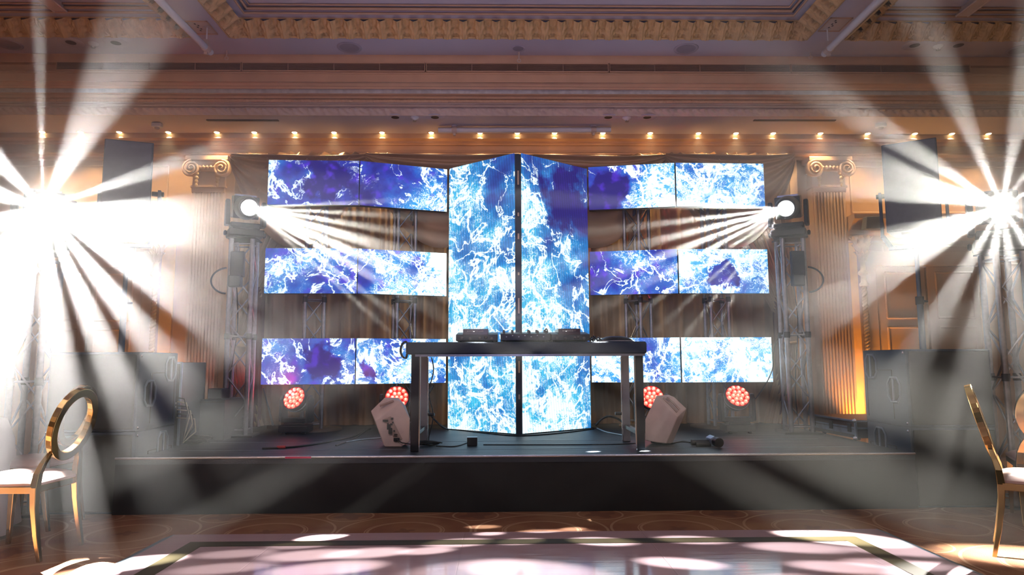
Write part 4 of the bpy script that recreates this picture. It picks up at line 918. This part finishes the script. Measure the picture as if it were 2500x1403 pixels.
# cables down the left leg and pile at foot
x = atY(1012, 980, TY0).x
g = MB(); g.path([(x+.075+.02*math.sin(k*.7), TY1-.12, tzb-.02-k*(tzb-SZ-.03)/16) for k in range(17)], .005, 6); tag(g.build('leg_cable', M_rub), 'thin black cable running down beside the left table leg', 'cable')
g = MB(); pc = atZ(1048, 1087, SZ)
for k in range(5): g.path([pc+Vector((.075*math.cos(j*.45+k)*(1+.15*k), .05*math.sin(j*.45+k*2)-.02*k, .012+.007*k+.004*math.sin(j))) for j in range(14)], .006, 6, True)
tag(g.build('cable_pile', M_rub), 'small pile of black cable at the foot of the left table leg', 'cable')
def floorcable(pts, r, label, nm='stage_cable', m_=M_rub):
    P = [atZ(px, py, SZ+r)+Vector((0, 0, (q[2] if len(q) > 2 else 0))) for q in pts for px, py in [(q[0], q[1])]]
    # smooth
    out = []
    for i in range(len(P)-1):
        p0 = P[max(0, i-1)]; p1 = P[i]; p2 = P[i+1]; p3 = P[min(len(P)-1, i+2)]
        for k in range(6):
            s_ = k/6; out.append(.5*((2*p1)+(p2-p0)*s_+(2*p0-5*p1+4*p2-p3)*s_*s_+(3*p1-p0-3*p2+p3)*s_**3))
    out.append(P[-1]); g = MB(); g.path(out, r, 6); return tag(g.build(nm, m_), label, 'cable', 'cables lying on the stage')
floorcable([(1065, 1088), (1110, 1089), (1140, 1080)], .005, 'black cable from the pile to the small square box')
floorcable([(640, 1094), (720, 1090), (800, 1078), (870, 1062), (900, 1044)], .008, 'long black cable with a red plug sweeping to the left front', m_=M_rub)
floorcable([(842, 1079), (880, 1073), (935, 1068)], .006, 'short pale grey cable left of the left monitor speaker', m_=M_cabw)
floorcable([(1458, 1045), (1480, 1054), (1510, 1060), (1540, 1066)], .008, 'pale cable curving in front of the right screen base', m_=M_cabw)
floorcable([(820, 1087), (860, 1072), (895, 1050), (905, 1046)], .006, 'thin black cable crossing left of the left monitor speaker')
floorcable([(1090, 1045), (1130, 1050), (1190, 1057), (1258, 1063), (1330, 1060), (1400, 1053), (1450, 1046)], .006, 'thin black cable lying along the foot of the tall screens')
floorcable([(1570, 1080), (1500, 1084), (1350, 1085), (1180, 1085)], .004, 'very thin black cable running along the stage under the table')
def upcable(P, r, label):
    out = []
    for i in range(len(P)-1):
        p0 = P[max(0, i-1)]; p1 = P[i]; p2 = P[i+1]; p3 = P[min(len(P)-1, i+2)]
        for k in range(6): s_ = k/6; out.append(.5*((2*p1)+(p2-p0)*s_+(2*p0-5*p1+4*p2-p3)*s_*s_+(3*p1-p0-3*p2+p3)*s_**3))
    out.append(P[-1]); g = MB(); g.path(out, r, 6); tag(g.build('hanging_cable', M_rub), label, 'cable', 'cables hanging below the screens')
upcable([atY(1058, 940, 7.6), atY(1042, 975, 7.55), atY(1050, 1010, 7.5), atY(1078, 1040, 7.4), atZ(1095, 1048, SZ+.01)], .010, 'black cable hanging in an arc from the lower left screens')
upcable([atY(1455, 1038, 7.2), atY(1470, 1022, 7.25), atY(1490, 1016, 7.3), atY(1515, 1026, 7.35), atZ(1530, 1045, SZ+.01)], .012, 'black cable arching up beside the right tall screen')
upcable([atY(1912, 800, 7.2), atY(1890, 850, 7.3), atY(1886, 900, 7.4), atY(1865, 945, 7.4), atY(1838, 980, 7.3)], .006, 'thin black cable arcing down past the outer right screens')
# small square box, torch-like device
p = atZ(1153, 1087, SZ); t = T('junction_box', 'small black square box on the stage with a cable plugged in', 'junction box', p)
g = MB(); g.box(p+Vector((0, .0, .036)), (.088, .07, .070)); g.build('body', M_blk, t, bevel=.004)
g = MB(); g.box(p+Vector((0, -.0, .0715)), (.090, .072, .004)); g.build('lid_edge', M_alu, t)
pa = atZ(1688, 1080, SZ+.03); pb = atZ(1738, 1082, SZ+.03)
pb.y = pa.y-.0
t = T('stage_torch', 'black and silver cylindrical device lying on the stage at right', 'torch', ((pa+pb)/2-Vector((0, 0, .03))))
g = MB(); g.tube(pa, pb, .026, 16); g.tube(pa+Vector((.03, -.03, -.010)), pb+Vector((0, -.03, -.010)), .018, 12); g.build('handle', M_blk, t)
d_ = Vector((.10, -.9, -.03)).normalized(); h0 = pb+Vector((.02, .05, .02))
g = MB(); g.tube(h0, h0+d_*.10, .042, 6); g.build('head', mat('silver_blue_head', (.42, .50, .60), .3, .5, noise=.05), t, bevel=.004)
g = MB(); g.tube(h0+d_*.10, h0+d_*.13, .034, 16); g.build('collar', M_alu, t)
g = MB(); g.tube(h0+d_*.13, h0+d_*.19, .040, 16); g.build('front_cap', M_blk, t, bevel=.006)
floorcable([(1590, 1078), (1630, 1082), (1665, 1077), (1690, 1080)], .007, 'black cable joining the silver headed device')

# ================================================================== MONITOR SPEAKERS
def pyp(q, Y): return atY(q[0], q[1], Y)
def monitor(near, mid, far, label, panel, handle, side):
    Pn = [pyp(q, 6.0) for q in near]; Pf = [pyp(q, 6.28) for q in far]; Pm = [pyp(q, 6.12) for q in mid]
    zmin = min(p.z for p in Pn+Pf+Pm); dz = SZ+.001-zmin
    allp = [p+Vector((0, 0, dz)) for p in Pn+Pm+Pf]
    lo = sum(allp, Vector())/len(allp); t = T('monitor_speaker', label, 'speaker', (lo.x, lo.y, SZ), 'pale stage monitor speakers')
    g = MB(); g.hull(allp); o = g.build('cabinet', M_mon, t, bevel=.008, seg=2)
    for nm, quad, Y, m_, th in panel+handle:
        g = MB(); Q = [pyp(q, Y)+Vector((0, 0, dz)) for q in quad]; g.prism(Q, (0, th, 0)); g.build(nm, m_, t, bevel=.003)
    return t, dz
Pn = [(916, 1028), (978, 980), (1001, 1022), (1000, 1078), (981, 1091), (939, 1091)]
mL, dzL = monitor(Pn, [(905, 1004), (940, 970), (974, 971)], [(930, 985), (990, 990), (995, 1070), (945, 1075)], 'pale angular monitor speaker behind the left table leg with a connector panel', [('connector_panel', [(938, 1022), (953, 1016), (982, 1072), (966, 1080)], 5.993, M_mon2, .01)], [], -1)
g = MB()
for k, (x, y, w_, h_) in enumerate(((941, 1027, .045, .018), (957, 1022, .02, .018), (949, 1042, .03, .045), (955, 1036, .018, .018), (962, 1052, .014, .014), (953, 1052, .03, .05), (966, 1060, .03, .006), (965, 1064, .03, .006), (968, 1073, .05, .03), (947, 1034, .012, .012), (959, 1031, .012, .012))):
    p = pyp((x, y), 5.988)+Vector((0, 0, dzL)); g.box(p, (w_, .012, h_))
g.build('connector', M_blk, mL, bevel=.002)
g = MB(); q = pyp((968, 1073), 5.975)+Vector((0, 0, dzL)); g.path([q, q+Vector((.05, -.02, -.025)), q+Vector((.12, -.03, -.035)), q+Vector((.17, 0, -.05))], .005, 6); tag(g.build('speaker_cable', M_rub), 'thin black cable plugged into the left monitor speaker', 'cable')
mR, dzR = monitor([(1575, 1027), (1603, 968), (1655, 1020), (1627, 1086), (1600, 1083), (1575, 1078)], [(1633, 966), (1646, 972), (1676, 1000), (1669, 1020), (1641, 1086)], [(1600, 990), (1660, 1000), (1645, 1070), (1590, 1070)], 'pale angular monitor speaker right of the right table leg with a slotted handle', [], [], 1)
g = MB()
for a, b in (((1618, 976), (1652, 1010)), ((1627, 974), (1658, 1004))):
    A_, B_ = pyp(a, 6.035)+Vector((0, -.012, dzR+.004)), pyp(b, 6.035)+Vector((0, -.018, dzR+.004)); g.path([A_, (A_+B_)/2+Vector((.003, -.0, .004)), B_], .009, 6)
g.build('handle_slot', M_mon2, mR)
g = MB()
for a, b in (((928, 990), (962, 978)),):
    A_, B_ = pyp(a, 6.05)+Vector((0, -.02, dzL)), pyp(b, 6.06)+Vector((0, -.02, dzL)); g.path([A_, B_], .010, 6)
g.build('handle_slot', M_mon2, mL)

# ================================================================== SUBWOOFERS AND TOPS
def oct_handle(mb_ring, mb_hole, mb_bar, c, axis, w, h):
    # handle on the x-facing side; c centre on the surface; axis = outward normal sign on x
    def pt(y, z, o): return Vector((c.x+axis*o, c.y+y, c.z+z))
    out = [(-w/2, -h/2+.05), (-w/2+.04, -h/2), (w/2-.04, -h/2), (w/2, -h/2+.05), (w/2, h/2-.05), (w/2-.04, h/2), (-w/2+.04, h/2), (-w/2, h/2-.05)]
    mb_ring.path([pt(y, z, .004) for y, z in out], .010, 6, True)
    inn = [(y*.78, z*.84) for y, z in out]; mb_hole.prism([pt(y, z, .001) for y, z in inn], (axis*.003, 0, 0)); mb_bar.box(pt(0, 0, .008), (.012, .018, h*.9))
def sub(x0, x1, y0, y1, z0, z1, face, label, hpos):
    t = T('subwoofer', label, 'subwoofer', ((x0+x1)/2, (y0+y1)/2, z0), 'stacked subwoofers')
    g = MB(); g.bx(x0, x1, y0+.02, y1, z0+.002, z1-.002); g.build('cabinet', M_cab, t, bevel=.008)
    g = MB(); g.bx(x0+.02, x1-.02, y0, y0+.022, z0+.02, z1-.02); g.build('grille', M_gril, t, bevel=.008)
    xs_ = x0 if face < 0 else x1
    for (yy, zz_) in hpos:
        r, h, b = MB(), MB(), MB(); oct_handle(r, h, b, Vector((xs_, y0+yy, z0+zz_)), face, .17, .20)
        hr = r.build('handle', mat('handle_rim_plastic', (.16, .21, .27), .4, noise=.1), t); h.build('handle_recess_shade', mat('handle_hole_shade', (.004, .004, .005), .9, noise=.1), hr); b.build('handle_bar', MATS['handle_rim_plastic'], hr)  # near-black plate in place of the shade inside the handle hole
    g = MB(); g.path([(xs_+face*.002, y0+.22, z0+.05), (xs_+face*.002, y0+.22, z1-.17), (xs_+face*.002, y1-.05, z1-.17), (xs_+face*.002, y1-.05, z0+.05)], .003, 4); g.build('side_seam', M_dark, t)
    g = MB()
    for zz_ in (z0+.03, z1-.03): g.lathe([(0, .006), (.010, .004), (.012, 0)], 10, Ry(rad(90*face)), (xs_, y0+.05, zz_))
    g.build('corner_bolt', M_chr, t)
sbY0, sbY1 = 5.42, 6.08
rx0 = atY(2222, 1000, sbY0).x; rx1 = atY(2432, 1000, sbY0).x; zt = atY(2300, 851, sbY0).z; zm = zt/2
lx1 = atY(331, 1000, sbY0).x; lx0 = atY(108, 1000, sbY0).x
for (a, b, f, nm) in ((rx0, rx1, -1, 'right'), (lx0, lx1, 1, 'left')):
    sub(a, b, sbY0, sbY1, zm, zt, f, f'black subwoofer on top of the stack at the {nm} end of the stage', [(.12, zm*.42), (.52, zm*.80)] if False else [(.20, .29), (.53, .48)])
    sub(a, b, sbY0, sbY1, 0, zm, f, f'black subwoofer at the bottom of the stack at the {nm} end of the stage', [(.45, .48)])
def top_speaker(pxa, pxb, pya, pyb, label, sg):
    Y = 5.78; a = atY(pxa, 450, Y); b = atY(pxb, 450, Y); zt_ = atY((pxa+pxb)/2, pya, Y).z; zb_ = atY((pxa+pxb)/2, pyb, Y).z; cx = (a.x+b.x)/2; w = b.x-a.x
    t = T('pole_speaker', label, 'speaker', (cx, Y+.16, zb_), 'tall speakers on poles')
    M0 = TR((cx, Y+.18, (zt_+zb_)/2), Rz(rad(-33 if sg > 0 else 19))); w = w*(1.10 if sg > 0 else 1.02)
    h = zt_-zb_
    g = MB(M0); g.prism([(-w/2, -.18, -h/2), (w/2, -.18, -h/2), (w/2-.05, .17, -h/2), (-w/2+.05, .17, -h/2)], (0, 0, h)); g.build('cabinet', mat('blue_grey_cabinet', (.06, .075, .11), .5, noise=.1, nscale=10), t, bevel=.008)
    g = MB(M0); g.bx(-w/2+.012, w/2-.012, -.196, -.181, -h/2+.012, h/2-.012); g.build('grille', mat('blue_grey_grille', (.085, .10, .15), .55, noise=.08, nscale=20, bump=.3, bscale=400), t, bevel=.004)
    g = MB(M0); s_ = sg; g.bx(-w/2-.055, -w/2-.03, -.04, .04, -h/2-.02, .0) if True else 0
    g.path([(-w/2-.043, 0, -h/2-.0), (-w/2+.02, 0, -h/2-.11)], .022, 4); g.bx(-w/2+.0, w/2+.0, -.03, .03, -h/2-.135, -h/2-.105); g.path([(w/2+.043, 0, -h/2-.0), (w/2-.02, 0, -h/2-.11)], .022, 4); g.bx(w/2+.03, w/2+.055, -.04, .04, -h/2-.02, .0)
    g.build('bracket', mat('blue_grey_cabinet', (.06, .075, .11)), t, bevel=.003)
    g = MB(M0)
    for s2 in (-1, 1): g.tube((s2*(w/2-.02), 0, -.03), (s2*(w/2+.075), 0, -.03), .022, 10)
    g.build('pivot_knob', M_blk, t)
    g = MB(M0); g.bx(-.10, .10, -.12, .1, -h/2-.02, -h/2+.001); g.build('underside_plate', M_blk, t)
    g = MB(M0); g.lathe([(0, .006), (.006, .004), (.007, 0)], 8, Rx(rad(90)), (.02, -.035, -h/2-.09)); g.build('indicator', M_grn, t)
    pz = zb_-.12; q = T('speaker_pole', f'dark steel pole standing on the {"right" if sg > 0 else "left"} subwoofers under the tall speaker', 'pole', (cx, Y+.18, zt), 'speaker poles')
    g = MB(); g.tube((cx, Y+.18, zt), (cx, Y+.18, zt+.42), .026, 14); g.build('lower_tube', mat('blue_steel', (.10, .13, .18), .35, .5, noise=.1), q)
    g = MB(); g.tube((cx, Y+.18, zt+.42), (cx, Y+.18, pz), .018, 14); g.build('upper_tube', mat('blue_steel', (.10, .13, .18)), q)
    g = MB(); g.tube((cx, Y+.18, zt+.40), (cx, Y+.18, zt+.47), .034, 14); g.tube((cx, Y+.18, zt+.43), (cx+.07, Y+.18, zt+.43), .010, 8); g.build('collar', M_blk, q)
top_speaker(2203, 2310, 342, 560, 'tall blue grey loudspeaker on a pole above the right subwoofers', 1)
top_speaker(238, 345, 342, 556, 'tall blue grey loudspeaker on a pole above the left subwoofers', -1)

# ================================================================== CASES AND RACK
pA_, pB_, pC_ = atZ(1982, 1058, SZ), atZ(2094, 1080, SZ), None
# right flight case: long low case seen at an angle, standing on the stage
c0 = atZ(1982, 1056, SZ); c1 = atZ(2090, 1078, SZ); L_ = (c1-c0).length; ang = math.atan2(c1.y-c0.y, c1.x-c0.x)
M0 = TR(c0, Rz(ang)); hC = .185
t = T('flight_case', 'low black flight case with silver edges beside the right subwoofers', 'flight case', c0)
g = MB(M0); g.bx(0, L_, 0, .55, .03, .115); g.build('body', M_flight, t, bevel=.003)
g = MB(M0); g.bx(0, L_, 0, .55, .118, hC); g.build('lid', mat('brown_black_laminate', (.07, .04, .03), .3, noise=.1), t, bevel=.003)
g = MB(M0)
for z_ in (.118, hC-.004): g.bx(-.005, L_+.005, -.006, .012, z_-.008, z_+.010); g.bx(L_-.012, L_+.006, 0, .55, z_-.008, z_+.010)
for x_ in (0, L_): g.bx(x_-.012, x_+.012, -.005, .012, .03, hC)
g.bx(.02, L_-.02, -.004, 0, .060, .105); g.build('edge_profile', mat('blue_aluminium_profile', (.36, .46, .58), .35, .7, noise=.15, nscale=10), t, bevel=.002)
for x_, z_ in ((0, hC), (L_, hC), (0, .03), (L_, .03)): MB(M0).lathe([(0, .024), (.016, .018), (.022, 0)], 10, Rx(rad(90)), (x_, 0, z_)).build('corner', M_chr, t)
g = None
for x_ in (.07, L_*.5, L_-.08):
    g = MB(M0); g.box((x_, -.010, .118), (.055, .010, .075)); g.build('latch', M_blkm, t, bevel=.003)
g = MB(M0)
for x_ in (.10, L_-.10):
    for y_ in (.08, .47): g.tube((x_-.015, y_, .015), (x_+.015, y_, .015), .015, 12)
g.build('caster', M_rub, t)
# left equipment rack beside the left subs
p = atY(450, 960, 6.4); rx, ry = p.x, 6.35; rz1 = atY(450, 884, 6.2).z
t = T('amplifier_rack', 'upright black amplifier rack with pale cables behind the left subwoofers', 'rack', (rx, ry, SZ))
g = MB(); g.bx(rx-.30, rx+.06, ry-.15, ry+.35, SZ+.002, rz1); g.build('case', M_flight, t, bevel=.004)
g = MB()
for x_ in (rx-.295, rx+.055): g.bx(x_-.008, x_+.008, ry-.158, ry-.14, SZ, rz1)
g.bx(rx-.30, rx+.06, ry-.158, ry-.14, rz1-.015, rz1+.004); g.build('edge_profile', mat('blue_aluminium_profile', (.36, .46, .58)), t)
for k in range(5):
    g = MB(); z_ = SZ+.06+k*(rz1-SZ-.08)/5; g.bx(rx-.27, rx+.035, ry-.154, ry-.148, z_, z_+(rz1-SZ-.1)/5-.012); g.build('rack_unit', M_blkm, t)
g = MB()
for k in range(6): g.box((rx-.02+.02*(k % 3), ry-.158, SZ+.34+.03*(k//3)), (.013, .008, .018))
g.build('white_socket', M_white, t)
for k in range(6):
    g = MB(); z_ = SZ+.42-k*.035; g.path([(rx+.04, ry-.16, z_), (rx+.11+.02*k, ry-.19, z_-.01), (rx+.15+.015*k, ry-.19, z_-.12), (rx+.12, ry-.2, SZ+.03)], .006, 6)
    tag(g.build('rack_cable', mat('cream_cable', (.50, .46, .36), .5, noise=.1) if k % 2 else M_rub), ['top black cable', 'top cream cable', 'second black cable', 'middle cream cable', 'third black cable', 'lowest cream cable'][k]+' looping out of the left amplifier rack', 'cable', 'cables looping from the amplifier rack')
c0 = atZ(490, 1075, SZ); t = T('equipment_trunk', 'large black trunk left of the left stage tower', 'flight case', (c0.x+.15, 6.75, SZ))
g = MB(); a = atY(488, 1000, 6.6).x; b = atY(548, 1000, 6.6).x; zz_ = atY(520, 975, 6.6).z; g.bx(a, b, 6.6, 7.1, SZ+.002, zz_); g.build('body', M_flight, t, bevel=.006)
g = MB(); g.bx(a-.004, b+.004, 6.594, 6.61, zz_-.03, zz_-.015); g.build('edge_profile', M_blkm, t)
g = MB(); g.bx(a+.02, a+.16, 6.7, 6.9, zz_+.001, zz_+.10); tag(g.build('control_box', M_blk, bevel=.01), 'small black box lying on the large black trunk', 'box')
g = MB(); P = []
pc = atZ(470, 1082, SZ)
for k in range(6): g.path([pc+Vector(((.10+.015*k)*math.cos(j*.45+k), .07*math.sin(j*.45+k*1.7), .010+.010*k+.005*math.sin(2*j))) for j in range(14)], .008, 6, True)
tag(g.build('cable_heap', M_rub), 'heap of black cables on the stage beside the amplifier rack', 'cable')
# leaning black stand leg at left by the curtain (lighting stand) and block
a = atY(643, 948, 7.2); b = atZ(668, 1043, SZ+.01); t = T('leaning_bar', 'thin dark bar leaning by the outer left screens on a small block', 'bar', (b.x, b.y, SZ))
g = MB(); g.path([a, b], [.006, .014], 6); g.build('bar', M_blkm, t)
g = MB(); g.box((b.x, b.y-.02, SZ+.02), (.12, .06, .038)); g.build('foot_block', M_wood, t)
# orange/black cable end plug
p = atZ(697, 1091, SZ+.012); g = MB(); g.tube(p, p+Vector((-.07, -.005, 0)), .013, 10); tag(g.build('cable_plug', mat('red_plug', (.5, .04, .04), .4, noise=.1)), 'small red cable plug lying at the left front of the stage', 'plug')

# ================================================================== CHAIRS AND TABLE
def chair_parts(t):
    # local: seat faces +X?  chair faces local -X ; back at +X ; origin on floor under seat centre
    O = Vector()
    sw, sd = .42, .44
    g = MB()
    def seatf(u, v):
        x = (u-.5)*2; y = (v-.5)*2; e = max(0, 1-abs(x)**4)**.5*max(0, 1-abs(y)**4)**.5
        wy = 1-.10*max(0, x); return Vector((x*sd/2, y*sw/2*wy, .445+.045*e))
    g.grid(seatf, 16, 16); g.grid(lambda u, v: Vector((seatf(u, v).x, seatf(u, v).y, .43)), 2, 2)
    ring = [seatf(i/16, 0) for i in range(17)]+[seatf(1, i/16) for i in range(1, 17)]+[seatf(1-i/16, 1) for i in range(1, 17)]+[seatf(0, 1-i/16) for i in range(1, 16)]
    k = len(ring); g.add([p for p in ring]+[Vector((p.x, p.y, .43)) for p in ring], [(i, (i+1) % k, (i+1) % k+k, i+k) for i in range(k)])
    g.build('seat', M_seat, t, off=O)
    g = MB()
    for (x0, y0, x1, y1) in ((-.20, -.20, .20, -.19), (-.20, .20, .20, .19), (-.21, -.20, -.21, .20), (.20, -.19, .20, .19)):
        a, b = Vector((x0, y0, .408)), Vector((x1, y1, .408)); d = (b-a).normalized(); n_ = Vector((-d.y, d.x, 0))*.012
        g.prism([a-n_+Vector((0, 0, -.02)), a+n_+Vector((0, 0, -.02)), a+n_+Vector((0, 0, .02)), a-n_+Vector((0, 0, .02))], b-a)
    g.build('seat_frame', M_chair, t, off=O, bevel=.003)
    for s_ in (-1, 1):
        g = MB()  # front legs: tapering
        g.hull([(-.21+a*.02, s_*.19+b*.02, .41) for a in (-1, 1) for b in (-1, 1)]+[(-.225+a*.011, s_*.20+b*.011, 0) for a in (-1, 1) for b in (-1, 1)]); g.build('leg', M_chair, t, off=O, bevel=.003)
        g = MB()  # rear leg sweeping up into back post
        pts = [(.265, .185, 0), (.235, .185, .15), (.212, .183, .30), (.205, .180, .42), (.212, .172, .50), (.228, .155, .56), (.245, .125, .615)]
        wd = [(.011, .013), (.014, .016), (.017, .019), (.020, .022), (.018, .020), (.015, .017), (.012, .014)]
        vs = []
        for (x, y, z), (a, b) in zip(pts, wd): vs += [(x-a, s_*(y)-b, z), (x+a, s_*y-b, z), (x+a, s_*y+b, z), (x-a, s_*y+b, z)]
        fs = [(4*i+j, 4*i+(j+1) % 4, 4*i+4+(j+1) % 4, 4*i+4+j) for i in range(len(pts)-1) for j in range(4)]+[(0, 1, 2, 3), tuple(len(vs)-4+j for j in range(4))]
        g.add(vs, fs); g.build('leg', M_chair, t, off=O, bevel=.003)
    # oval ring back, leaning
    lean = rad(14); n = 48; ctr = Vector((.285, 0, .775)); ex = Vector((math.sin(lean), 0, math.cos(lean))); ny = Vector((math.cos(lean), 0, -math.sin(lean)))
    def ringmesh(Rz_, Ry_, wr, dp, off_=0.0):
        vs = []
        for i in range(n):
            an = 2*math.pi*i/n; c, s2 = math.cos(an), math.sin(an)
            for rr, dd in ((0, -dp), (0, dp), (-wr, dp), (-wr, -dp)):
                vs.append(ctr+ex*((Rz_+rr)*c)+Vector((0, 1, 0))*((Ry_+rr)*s2)+ny*(dd+off_))
        return vs, [(4*i+j, 4*((i+1) % n)+j, 4*((i+1) % n)+(j+1) % 4, 4*i+(j+1) % 4) for i in range(n) for j in range(4)]
    g = MB(); g.add(*ringmesh(.225, .195, .052, .020)); g.build('back_ring', M_chair, t, off=O, bevel=.004)
CH = None
def chair(x, y, rz, label):
    global CH
    if CH is None:
        CH = T('banquet_chair', label, 'chair', (0, 0, 0), 'gold banquet chairs'); chair_parts(CH); o = CH
    else: o = copytree(CH); o['label'] = label
    o.location = (x, y, 0); o.rotation_euler = (0, 0, rz); return o
chair(-2.94, 4.37, rad(-3), 'polished gold chair with an open oval back, nearest on the left')
chair(-3.37, 5.10, rad(-2), 'gold chair behind the nearest left chair, its seat by the white tablecloth')
chair(3.22, 4.10, rad(144), 'polished gold chair cut by the right edge, nearest on the right')
chair(3.92, 4.95, rad(180+60), 'gold chair behind the nearest right chair, only its oval back and seat edge showing')
t = T('banquet_table', 'round banquet table under a floor length white tablecloth at left edge', 'table', (-4.06, 4.60, 0))
def clothf(u, v):
    an = 2*math.pi*u; 
    if v < .25: r = .68*v/.25; return Vector((-4.06+r*math.cos(an), 4.60+r*math.sin(an), .76))
    q = (v-.25)/.75; r = .68+.035*min(1, q*6)+q*(.06+.035*math.sin(an*11)); return Vector((-4.06+r*math.cos(an), 4.60+r*math.sin(an), .76-.012*min(1, q*8)-q*.72))
g = MB(); g.grid(clothf, 132, 16); g.build('tablecloth', M_cloth, t)
g = MB(); g.tube((-4.06, 4.60, 0.02), (-4.06, 4.60, .73), .04); g.lathe([(.3, 0), (.3, .02), (.05, .04)], 20, None, (-4.06, 4.60, 0)); g.build('pedestal', M_alu, t)
t = T('table_centrepiece', 'low gold and cream centrepiece on the white tablecloth', 'centrepiece', (-3.90, 4.95, .762))
g = MB(); g.lathe([(.0, .762), (.07, .763), (.075, .80), (.05, .83), (.0, .835)], 20, None, (-3.90, 4.95, 0)); g.build('bowl', M_gold, t)
g = MB()
for k in range(12): an = k*2.4; rr_ = .05*math.sqrt(k/12); g.lathe([(0, -.02), (.017, -.01), (.02, .005), (0, .02)], 8, None, (-3.90+rr_*math.cos(an), 4.95+rr_*math.sin(an), .85-.02*k/12))
g.build('blossoms', M_cloth, t)

# ================================================================== HAZE
HM = bpy.data.materials.new('stage_haze'); HM.use_nodes = True; nt = HM.node_tree; nt.nodes.clear()
out = N(nt, 'ShaderNodeOutputMaterial'); vs = N(nt, 'ShaderNodeVolumeScatter', i_Density=HAZE_DENSITY, i_Anisotropy=.45); vs.inputs['Color'].default_value = (1, .985, .95, 1)
tc = N(nt, 'ShaderNodeTexCoord'); sp = N(nt, 'ShaderNodeSeparateXYZ'); nt.links.new(tc.outputs['Object'], sp.inputs[0])
# the haze hangs in two banks around the outer towers and thins out towards the middle of the stage and the viewer
side = smooth(nt, math_(nt, 'ABSOLUTE', math_(nt, 'SUBTRACT', sp.outputs[0], .2)), 0.8, 2.9, .005, .085)
nt.links.new(math_(nt, 'MULTIPLY', side, smooth(nt, sp.outputs[1], 3.4, 5.0)), vs.inputs['Density'])
nt.links.new(vs.outputs[0], out.inputs['Volume'])
cy.volume_step_rate = 1.0; cy.volume_max_steps = 64
g = MB(); g.bx(-6.5, 6.5, 3.0, 8.29, .03, ZC-.02)
hz = g.build('haze', HM); tag(hz, 'thin pale stage haze filling the room', 'haze', None, 'stuff')
